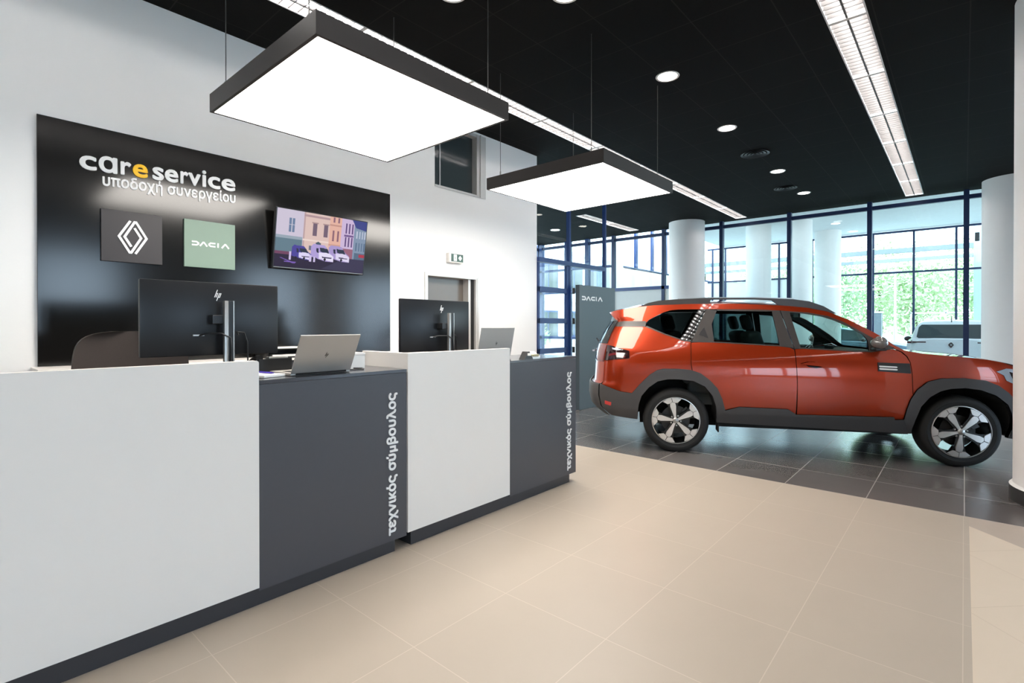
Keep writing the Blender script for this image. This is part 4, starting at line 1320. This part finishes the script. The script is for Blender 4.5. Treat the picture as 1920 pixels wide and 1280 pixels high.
    rb = [(1.57, 1.535), (1.407, 1.588), (1.255, 1.606), (1.12, 1.614), (1.03, 1.678), (.856, 1.690), (.40, 1.694), (.372, 1.632), (.035, 1.630), (-.228, 1.620)]
    y0 = sd * .615
    ra = B().prism(rt + rb, y0 - .018, y0 + .018, lambda u, v, w: (u, w, v)).obj('roof_rail', 'trimblack', CAR)
    B().prism([(.04, 1.7035), (.328, 1.7135), (.856, 1.7095), (1.25, 1.6895), (1.25, 1.7005), (.856, 1.7175), (.328, 1.7215), (.04, 1.7105)], y0 - .02, y0 + .02, lambda u, v, w: (u, w, v)).obj('rail_strip', 'silver', ra)
    B().box(.395, .47, y0 - .016, y0 + .016, 1.64, 1.655).obj('rail_foot', 'silver', ra)
    # door mirror
    m = B()
    for p, r_ in (((1.955, sd * (hw(1.95, 1.2) + .105), 1.225), (.062, .105, .066)),):
        m.sphere(p, r_, 24, 14)
    m.v = [(x - max(0, (1.92 - x)) * .7, y, z) for x, y, z in m.v]
    mo = m.obj('door_mirror', mat('mirror_cap_grey', lin(104, 100, 98), 0.2, coat=0.8) if sd < 0 else bpy.data.materials['mirror_cap_grey'], CAR, smooth=True)
    B().box(1.905, 2.005, *sorted((sd * (hw(1.95, 1.16) - .01), sd * (hw(1.95, 1.2) + .15))), 1.146, 1.178, .012).obj('mirror_arm', 'black_plastic', mo, smooth=40)
    # wheel arch liners
    for nm, arch in (('rear', RA_IN), ('front', FA_IN)):
        rows = [[(p[0], sd * (hw(p[0], p[1]) - d), p[1]) for p in arch] for d in (.0, .15, .40)]
        cx = sum(p[0] for p in arch) / len(arch)
        rows.append([(cx, sd * .46, .45)] * len(arch))
        B().grid(rows).obj('wheel_liner', 'liner', CAR, smooth=60)

# wheels
def wheel(x, sd, ph):
    yo = sd * .890
    lat = lambda r, h, c, d: (x + r * c, yo + sd * h, .352 + r * d)
    ty = B().lathe([(.255, -.012), (.275, -.002), (.30, .0), (.325, -.006), (.343, -.022), (.3515, -.05), (.3515, -.175), (.343, -.205), (.30, -.222), (.25, -.215)], 72, lat)
    ty.lathe([(.289, -.004), (.294, .0025), (.299, -.001)], 72, lat)
    w = ty.obj('wheel', 'tyre', CAR, smooth=50)
    B().lathe([(.256, -.006), (.250, -.004), (.246, -.012), (.240, -.05), (.225, -.20)], 64, lat).obj('rim_barrel', 'alloy_dark', w, smooth=50)
    B().lathe([(.2575, -.010), (.2555, .0), (.250, .001), (.248, -.008)], 64, lat).obj('rim_lip', 'alloy', w, smooth=50)
    B().lathe([(.0, -.075), (.155, -.075), (.155, -.095), (.0, -.095)], 48, lat).obj('brake_disc', 'disc', w, smooth=40)
    cal = B()
    cal.prism([(.11, -.05), (.175, -.06), (.18, .06), (.11, .05)], -.11, -.05, lambda u, v, q: lat(1, q, u * math.cos(.6) - v * math.sin(.6), u * math.sin(.6) + v * math.cos(.6)))
    cal.obj('brake_caliper', 'alloy_dark', w)
    fr_, bk = B(), B()
    for k in range(5):
        a = ph + k * 2 * math.pi / 5
        ca_, sa_ = math.cos(a), math.sin(a)
        def P3(u, v, q):
            return lat(1, q, u * ca_ - v * sa_, u * sa_ + v * ca_)
        # spoke: narrow at the hub, widening to a point, then two angled feet
        fr_.prism([(.028, -.012), (.06, -.014), (.158, -.031), (.190, -.027), (.203, 0), (.190, .027), (.158, .031), (.06, .014), (.028, .012)], -.014, -.003, P3)
        for sg in (1, -1):
            foot = [(.207, .003 * sg), (.193, .031 * sg), (.190, .052 * sg), (.222, .098 * sg), (.2425, .055 * sg), (.2488, .003 * sg)]
            fr_.prism(foot if sg > 0 else foot[::-1], -.014, -.002, P3)
        bk.prism([(.02, -.03), (.15, -.045), (.19, -.065), (.235, -.09), (.246, 0), (.235, .09), (.19, .065), (.15, .045), (.02, .03)], -.05, -.0145, P3)
    fr_.obj('spoke_faces', 'alloy', w)
    bk.obj('spoke_backs', 'alloy_dark', w)
    hc = B().lathe([(.0, .006), (.026, .004), (.032, -.004), (.034, -.04)], 24, lat).obj('hub_cap', 'silver', w, smooth=50)
    nuts = B()
    for k in range(5):
        a = ph + (k + .5) * 2 * math.pi / 5
        for q in (0,):
            cx, cz = .055 * math.cos(a), .055 * math.sin(a)
            vv = [(x + cx + .009 * math.cos(t * 1.047), yo + sd * -.03, .352 + cz + .009 * math.sin(t * 1.047)) for t in range(6)]
            nuts.add(vv + [(p[0], yo + sd * -.012, p[2]) for p in vv], [tuple(range(6)), tuple(range(6, 12))] + [(i, (i + 1) % 6, (i + 1) % 6 + 6, i + 6) for i in range(6)])
    nuts.obj('wheel_nuts', 'silver', w)
for sd in (-1, 1):
    wheel(0.0, sd, math.radians(100))
    wheel(2.69, sd, math.radians(120.5))
# mud flap behind the rear wheel's front edge
B().box(.44, .452, -.86, -.70, .24, .40).box(.44, .452, .70, .86, .24, .40).obj('mud_flap', 'liner', CAR)
# underbody and cabin
ub = B()
ub.box(-.38, 3.10, -.45, .45, .24, .50).box(.45, 2.25, -.84, .84, .30, .46)
ub.obj('underbody', 'liner', CAR)
cabin = B()
cabin.box(.45, 2.20, -.80, .80, .461, .50).box(-.60, .45, -.46, .46, .50, .86).box(2.2, 2.26, -.80, .80, .46, 1.02)
cabin.box(-.62, -.45, -.7, .7, .80, .86)
for sd in (-1, 1):
    cabin.box(.46, 2.20, *sorted((sd * .80, sd * .845)), .50, 1.13)
    cabin.box(-.60, .46, *sorted((sd * .70, sd * .80)), .84, 1.20)
for sd in (-1, 1):
    rows_ = [[(p[0], p[1] * .955, p[2] - .03) for p in toprow(s, z, *sorted((sd * .84, sd * 1.0)), 5)] for s, z in TD if 1.30 <= s <= 2.18]
    cabin.grid(rows_)
lin_ = Skin()
lin_.panel([p for p in TOP if -.30 < p[0] < 2.1] + DTOP[::-1] + QG[::-1][1:], -.035, (-1, 1), skirt=0)
lin_.panel([(-.60, 1.25), (-.58, 1.44), (-.321, 1.428), (-.107, 1.296), (.171, 1.221), (.17, 1.1), (-.60, 1.1)], -.04, (-1, 1), skirt=0)
lin_.done('pillar_lining', 'interior', CAR)
cabin.obj('cabin_lining', 'interior', CAR)
Skin().raw([[(p[0], p[1] * .97, p[2] - .035) for p in toprow(s, z)] for s, z in TD if -.6 <= s <= 1.42]).done('headliner', 'headliner', CAR)
def seat(s, y, name='seat', wd=.26):
    q = B()
    q.box(s - .05, s + .46, y - wd, y + wd, .62, .80, .05, 3)
    bx = B().box(-.07, .07, -wd, wd, 0, .62, .05, 3)
    mt = Matrix.Translation((s - .02, y, .74)) @ Matrix.Rotation(-.30, 4, 'Y')
    q.add([tuple(mt @ Vector(p)) for p in bx.v], bx.f)
    bx = B().box(-.045, .045, -.13, .13, .64, .82, .04, 3)
    q.add([tuple(mt @ Vector(p)) for p in bx.v], bx.f)
    q.box(s, s + .4, y - wd * .8, y + wd * .8, .50, .62)
    q.obj(name, 'interior', CAR, smooth=40)
seat(1.05, -.40); seat(1.05, .40)
seat(.20, -.42, 'rear_seat', .24); seat(.20, .0, 'rear_seat', .17); seat(.20, .42, 'rear_seat', .24)
ds = B()
ds.prism([(1.80, .72), (1.78, .98), (1.86, 1.07), (2.18, 1.125), (2.28, 1.0), (2.2, .72)], -.78, .78, lambda u, v, w: (u, w, v))
ds.box(1.05, 1.85, -.10, .10, .5, .72, .02)
dso = ds.obj('dashboard', 'interior', CAR)
B().box(1.80, 1.815, -.13, .13, 1.02, 1.17, .005).obj('touch_screen', 'dark_glass', dso)
# left-hand steering wheel
mt = Matrix.Translation((1.66, .40, .99)) @ Matrix.Rotation(-1.15, 4, 'Y')
rim_ = B().lathe([(.175 + .014 * math.cos(a * .785), .014 * math.sin(a * .785)) for a in range(8)], 36, closed=True)
rim_.box(-.17, .17, -.02, .02, -.012, .004).cyl(0, 0, -.03, .012, .055, seg=20)
rim_.v = [tuple(mt @ Vector(p)) for p in rim_.v]
rim_.obj('steering_wheel', 'black_plastic', CAR, smooth=50)
B().box(1.45, 1.47, -.11, .11, 1.50, 1.56, .01).obj('rear_view_mirror', 'black_plastic', CAR)
# rear wiper and letters strip on the tailgate
B().box(-.955, -.93, -.32, .32, 1.08, 1.10).obj('tailgate_strip', 'lamp_glass', CAR)
B().tube([(-.90, 0, 1.20), (-.90, -.32, 1.24)], .008).obj('rear_wiper', 'black_plastic', CAR)
# ------------------------------------------------------------------ outside: porch, second glazing, ground
struct(B().box(-40, 40, 20.95, 70, -0.3, -0.12).box(7.2, 40, -30, 20.95, -0.3, -0.12).box(-40, -10.5, -10, 20.95, -0.3, -0.12).obj('ground', 'concrete'))
struct(B().box(-7.2, 7, 13.35, 21.2, 4.5, 4.65).obj('soffit_slab', 'soffit'))
Y2 = 20.9
fr = B()
for x in (-7.6, -7.1, -5.16, -4.08, -3.31, -2.29, -1.22, -0.19, 0.84, 1.86, 2.9):
    fr.box(x - 0.03, x + 0.03, Y2 - 0.04, Y2 + 0.04, 0, 4.45)
for z, a in ((4.44, -7.8), (3.125, -7.8), (0.04, -4.08)):
    fr.box(a, 7, Y2 - 0.035, Y2 + 0.035, z - 0.03, z + 0.03)
w5 = struct(fr.obj('window_5', 'navy'))
B().add([(-7.8, Y2, 3.155), (7, Y2, 3.155), (7, Y2, 4.41), (-7.8, Y2, 4.41)], [(0, 1, 2, 3)]).add([(-4.08, Y2, 0), (7, Y2, 0), (7, Y2, 3.095), (-4.08, Y2, 3.095)], [(0, 1, 2, 3)]).obj('window_pane', 'glass', w5)
B().box(-7.8, -4.08, Y2 + 0.0, Y2 + 0.06, 0, 3.09).obj('spandrel_panel', 'soffit', w5)
column('column_4', -4.84, 17.2, 0.36, 4.5, False)
column('column_5', -3.68, 17.2, 0.32, 4.5, False)
column('column_6', -3.40, 19.7, 0.38, 4.5, False)
for x, y, lb in ((-2.95, 18.3, 'lit round downlight in the white porch soffit'), (-2.75, 20.2, 'round downlight in the white porch soffit nearest the outer glazing')):
    t = thing('downlight', lb, 'ceiling light', (x, y, 4.5), 0, 'round porch downlights')
    B().cyl(0, 0, -0.006, 0.0, 0.12, seg=24).obj('lens', emit_mat('porch_light', (1, 1, 1), 2.2) if 'porch_light' not in bpy.data.materials else bpy.data.materials['porch_light'], t)
t = thing('wall_speaker', 'small dark box speaker on the porch wall beside the right column', 'speaker', (0.24, 18.0, 3.70))
B().box(-0.04, 0.05, -0.05, 0.05, -0.11, 0.11, 0.01).obj('case', 'black_plastic', t)
B().box(-0.03, 0.04, -0.055, -0.051, -0.09, 0.09).obj('grille', 'plinth', t)
struct(B().box(0.22, 7, 22.0, 22.15, -0.12, 5.2).obj('wall_porch', 'soffit'))

# neighbouring wing seen through the left of the end glazing
struct(B().box(-8.35, -8.2, 13.9, 24, -0.1, 3.27).box(-8.35, -8.2, 13.9, 14.75, 3.27, 6.0).obj('wall_wing', 'soffit'))
fr = B()
for y in (15.75, 16.95, 18.05, 19.2, 20.4):
    fr.box(-8.32, -8.24, y - 0.07, y + 0.07, 3.2, 6.2)
fr.box(-8.34, -8.2, 14.75, 24, 3.24, 3.31)
w6 = struct(fr.obj('window_6', 'blue'))
B().add([(-8.28, 14.75, 3.3), (-8.28, 24, 3.3), (-8.28, 24, 6.2), (-8.28, 14.75, 6.2)], [(0, 1, 2, 3)]).obj('window_pane', 'glass', w6)

# long steel beams of the canopy across the yard
for z, lb, th in ((4.36, 'upper grey steel beam of the canopy across the yard', 0.09), (3.99, 'lower grey steel beam of the canopy across the yard', 0.06)):
    t = thing('canopy_beam', lb, 'beam', (-1.2, 25.5, z), 0, 'canopy beams across the yard')
    B().box(-9, 9, -0.08, 0.08, -th, th).obj('beam', 'beam', t)
    for x in (-8.5, 8.5):
        B().box(x - 0.08, x + 0.08, -0.06, 0.06, -z - 0.12, -th).obj('post', 'beam', t)

# low pale boundary wall, gate post, lamp post, fence
struct(B().box(-14, 10, 28.0, 28.15, -0.12, 0.95).obj('wall_boundary', 'soffit'))
t = thing('gate_post', 'pale grey square post behind the windscreen of the orange car', 'post', (-2.55, 24.4, -0.12))
B().box(-0.16, 0.16, -0.16, 0.16, 0, 2.0, 0.01).obj('shaft', 'beam', t)
B().box(-0.19, 0.19, -0.19, 0.19, 2.0, 2.06, 0.01).obj('cap', 'soffit', t)
t = thing('lamp_post', 'thin white lamp post in front of the trees outside', 'lamp post', (-2.0, 24.6, -0.12))
B().tube([(0, 0, 0), (0, 0, 3.6)], [0.045, 0.03]).obj('pole', 'soffit', t, smooth=50)
B().box(-0.2, 0.2, -0.08, 0.08, 3.58, 3.66, 0.01).obj('lantern', 'soffit', t)
t = thing('railing', 'white metal railing before the trees above the white car', 'railing', (-0.65, 26.5, -0.12))
B().box(-1.0, 1.2, -0.02, 0.02, 2.0, 2.05).box(-1.0, 1.2, -0.02, 0.02, 1.1, 1.14).obj('rail', 'soffit', t)
for x in (-0.98, -0.9, 0.1, 1.15):
    B().box(x - 0.025, x + 0.025, -0.02, 0.02, 0, 2.04).obj('post', 'soffit', t)

def tree(x, y, h, r, label, m, n=1000, seed=0):
    rnd = random.Random(seed)
    t = thing('tree', label, 'tree', (x, y, -0.12), 0, 'trees across the yard')
    B().tube([(0, 0, 0), (0.05, 0.02, h * 0.3), (-0.04, 0, h * 0.7)], [0.14, 0.11, 0.05]).obj('trunk', 'bark', t, smooth=50)
    lf = B()
    for _ in range(n):
        a, c = rnd.random() * 2 * math.pi, rnd.uniform(-1, 1)
        q = (rnd.random() ** 0.4)
        sr = math.sqrt(1 - c * c)
        p = Vector((r * q * sr * math.cos(a), r * q * sr * math.sin(a), h * 0.60 + h * 0.42 * q * c))
        for _k in range(3):
            u = Vector((rnd.gauss(0, 1), rnd.gauss(0, 1), rnd.gauss(0, 1))).normalized()
            w = u.orthogonal().normalized()
            s = rnd.uniform(0.06, 0.13)
            o = p + Vector((rnd.gauss(0, 0.16), rnd.gauss(0, 0.16), rnd.gauss(0, 0.16)))
            lf.add([o - u * s, o + w * s * 0.55, o + u * s, o - w * s * 0.55], [(0, 1, 2, 3)])
    lf.obj('crown', m, t, fix=False)
TR = [(-8.4, 30.6, 5.2, 1.45, 'leaf', 'pale tree in the front rank, leftmost behind the porch columns'),
      (-5.1, 30.4, 5.0, 1.45, 'leaf2', 'mid green tree in the front rank, left of the gate post'),
      (-1.8, 30.8, 5.3, 1.45, 'leaf', 'pale green tree in the front rank, right of the lamp post'),
      (1.5, 30.5, 5.0, 1.45, 'leaf2', 'mid green tree in the front rank, above the white hatchback'),
      (-7.6, 35.0, 6.0, 1.6, 'leaf2', 'tall tree in the back rank, behind the porch columns'),
      (-3.5, 34.6, 6.3, 1.6, 'leaf', 'tall pale tree in the back rank, behind the lamp post'),
      (0.0, 35.0, 6.1, 1.6, 'leaf', 'tall pale tree in the back rank, above the white railing'),
      (3.6, 35.2, 6.0, 1.6, 'leaf2', 'tall tree in the back rank, behind the right column'),
      (-14.5, 17.5, 1.7, 0.8, 'leaf2', 'low green bush tree seen through the blue door')]
for k, (x, y, h, r, m, lb) in enumerate(TR):
    tree(x, y, h, r, lb, m, seed=k, n=1200)

# ------------------------------------------------------------------ parked cars outside
def parked_car(name, label, loc, rz, paint, hatch=True, L=4.1, W=1.78, H=1.50, rear=True):
    t = thing(name, label, 'car', loc, rz)
    # body sections along x (0 = tail), (x, half width at sill, half width at belt, belt z)
    sec = [(0.0, 0.70, 0.66, 1.03), (0.05, 0.80, 0.76, 1.06), (0.35, 0.87, 0.86, 1.06), (1.2, 0.88, 0.885, 1.0), (2.6, 0.88, 0.88, 0.95), (3.2, 0.86, 0.85, 0.93), (3.8, 0.80, 0.76, 0.82), (4.06, 0.66, 0.60, 0.70)]
    rows = []
    for x, a, c, zb in sec:
        x *= L / 4.1; a *= W / 1.78; c *= W / 1.78
        half = [(a * 0.55, 0.24), (a * 0.93, 0.27), (a, 0.42), (a * 1.01, 0.62), (c * 1.01, zb - 0.14), (c * 0.965, zb - 0.02), (c * 0.90, zb + 0.012), (c * 0.4, zb + 0.03)]
        rows.append([(x, y, z) for y, z in half] + [(x, -y, z) for y, z in reversed(half)])
    b = B()
    k = len(rows[0])
    b.grid([r + r[:1] for r in rows])
    b.add(rows[0], [tuple(range(k))]); b.add(rows[-1], [tuple(range(k))])
    body = b.obj('body', paint, t, smooth=35)
    cab = [(0.07, 0.76, 1.06), (0.18, 0.745, 1.14), (0.42, 0.70, 1.38), (0.60, 0.63, H - 0.04), (1.0, 0.62, H), (1.9, 0.61, H - 0.03), (2.3, 0.62, H - 0.12), (3.05, 0.76, 0.96)]
    rows = []
    for x, y, z in cab:
        x *= L / 4.1; y *= W / 1.78
        base = 0.82 * W / 1.78
        rows.append([(x, base if z < 1.08 else y + (base - y) * 0.0, 0.95), (x, y, z - 0.03), (x, y * 0.88, z), (x, 0, z + 0.015), (x, -y * 0.88, z), (x, -y, z - 0.03), (x, -base if z < 1.08 else -y, 0.95)])
    rows = [[(r[0][0], 0.82 * W / 1.78, 0.95)] + r[1:-1] + [(r[0][0], -0.82 * W / 1.78, 0.95)] for r in rows]
    B().grid(rows).obj('cabin', paint, t, smooth=35)
    k_ = L / 4.1
    g = B()
    yy = W / 1.78
    g.add([(0.085 * k_, -0.62 * yy, 1.085), (0.085 * k_, 0.62 * yy, 1.085), (0.12 * k_, 0.66 * yy, 1.12), (0.30 * k_, 0.625 * yy, 1.36), (0.36 * k_, 0.57 * yy, 1.425), (0.36 * k_, -0.57 * yy, 1.425), (0.30 * k_, -0.625 * yy, 1.36), (0.12 * k_, -0.66 * yy, 1.12)], [(0, 1, 2, 3, 4, 5, 6, 7)])
    g.v = [(p[0] - 0.02, p[1], p[2]) for p in g.v]
    g.obj('rear_window', 'dark_glass', t)
    for s in (-1, 1):
        B().add([(0.55 * k_, s * (0.815 * yy), 1.02), (2.75 * k_, s * 0.815 * yy, 1.0), (2.25 * k_, s * 0.67 * yy, 1.36), (0.75 * k_, s * 0.68 * yy, 1.40)], [(0, 1, 2, 3)]).obj('side_window', 'dark_glass', t)
        B().box(-0.02, 0.22, s * 0.80 * yy - 0.045, s * 0.80 * yy + 0.045, 0.955, 1.01, 0.02).box(-0.012, 0.05, min(s * 0.47, s * 0.74) * yy, max(s * 0.47, s * 0.74) * yy, 0.975, 1.005, 0.01).obj('tail_light', mat('tail_lamp_red', lin(64, 26, 30), 0.25, coat=0.5) if 'tail_lamp_red' not in bpy.data.materials else bpy.data.materials['tail_lamp_red'], t, smooth=40)
        B().sphere((2.55 * k_, s * 0.98 * yy, 1.02), (0.07, 0.10, 0.075)).obj('side_mirror', 'black_plastic', t, smooth=True)
        for x in (0.78, 3.28):
            wq = B().lathe([(0.18, -0.10), (0.29, -0.10), (0.315, -0.07), (0.315, 0.07), (0.29, 0.10), (0.18, 0.10)], 28, lambda r, h, c, d: (x * k_ + r * c, s * (0.80 * yy) + h, 0.315 + r * d)).obj('wheel', 'black_plastic', t, smooth=40)
            B().lathe([(0.0, 0.06), (0.05, 0.085), (0.19, 0.085), (0.195, -0.09)], 20, lambda r, h, c, d: (x * k_ + r * c, s * (0.80 * yy) + s * h, 0.315 + r * d)).obj('rim', 'silver', wq, smooth=40)
    B().box(-0.05, 0.12, -0.84 * yy, 0.84 * yy, 0.30, 0.52, 0.05).obj('bumper', 'plinth', t, smooth=40)
    B().tube([(0.55 * k_, 0, H - 0.05), (0.42 * k_, 0, H + 0.09)], [0.012, 0.006]).obj('antenna', 'black_plastic', t)
    return t
wc = parked_car('parked_hatchback', 'white hatchback parked outside behind the glass, seen from the rear', (-0.24, 16.45, 0.0), math.pi / 2, mat('white_car_paint', lin(226, 228, 230), 0.3, coat=0.8), W=1.80, H=1.54)

em = B()
stroke(em, [(0, 0.055), (-0.04, 0), (0, -0.055), (0.04, 0), (0, 0.055)], 0.022, lambda u, v, w: (-0.004 - w, u, 0.93 + v), 0.012)
em.obj('emblem', 'logo_dark', wc)
parked_car('parked_saloon', 'dark blue grey car parked across the yard beyond the windscreen of the orange car', (-5.2, 22.6, -0.12), 0.0, mat('blue_grey_car_paint', lin(92, 110, 126), 0.3, coat=0.8), H=1.46)

nb = thing('neighbour_building', 'pale low building seen through the blue framed partition on the left', 'building', (-18.0, 24.0, -0.12))
B().box(-3, 2, -9, 10, 0, 5.3).box(-3.1, 2.12, -9.1, 10.1, 5.3, 5.5).box(2.0, 2.35, -9, 10, 2.75, 3.0).obj('wall', 'soffit', nb)
for k in range(8):
    for z in (0.9, 3.3):
        y = -8.4 + k * 2.3
        wq = B().box(2.0, 2.03, y, y + 1.7, z, z + 1.4).obj('window', 'blue', nb)
        B().box(2.031, 2.036, y + 0.08, y + 0.81, z + 0.08, z + 1.32).box(2.031, 2.036, y + 0.89, y + 1.62, z + 0.08, z + 1.32).obj('pane', 'dark_glass', wq)
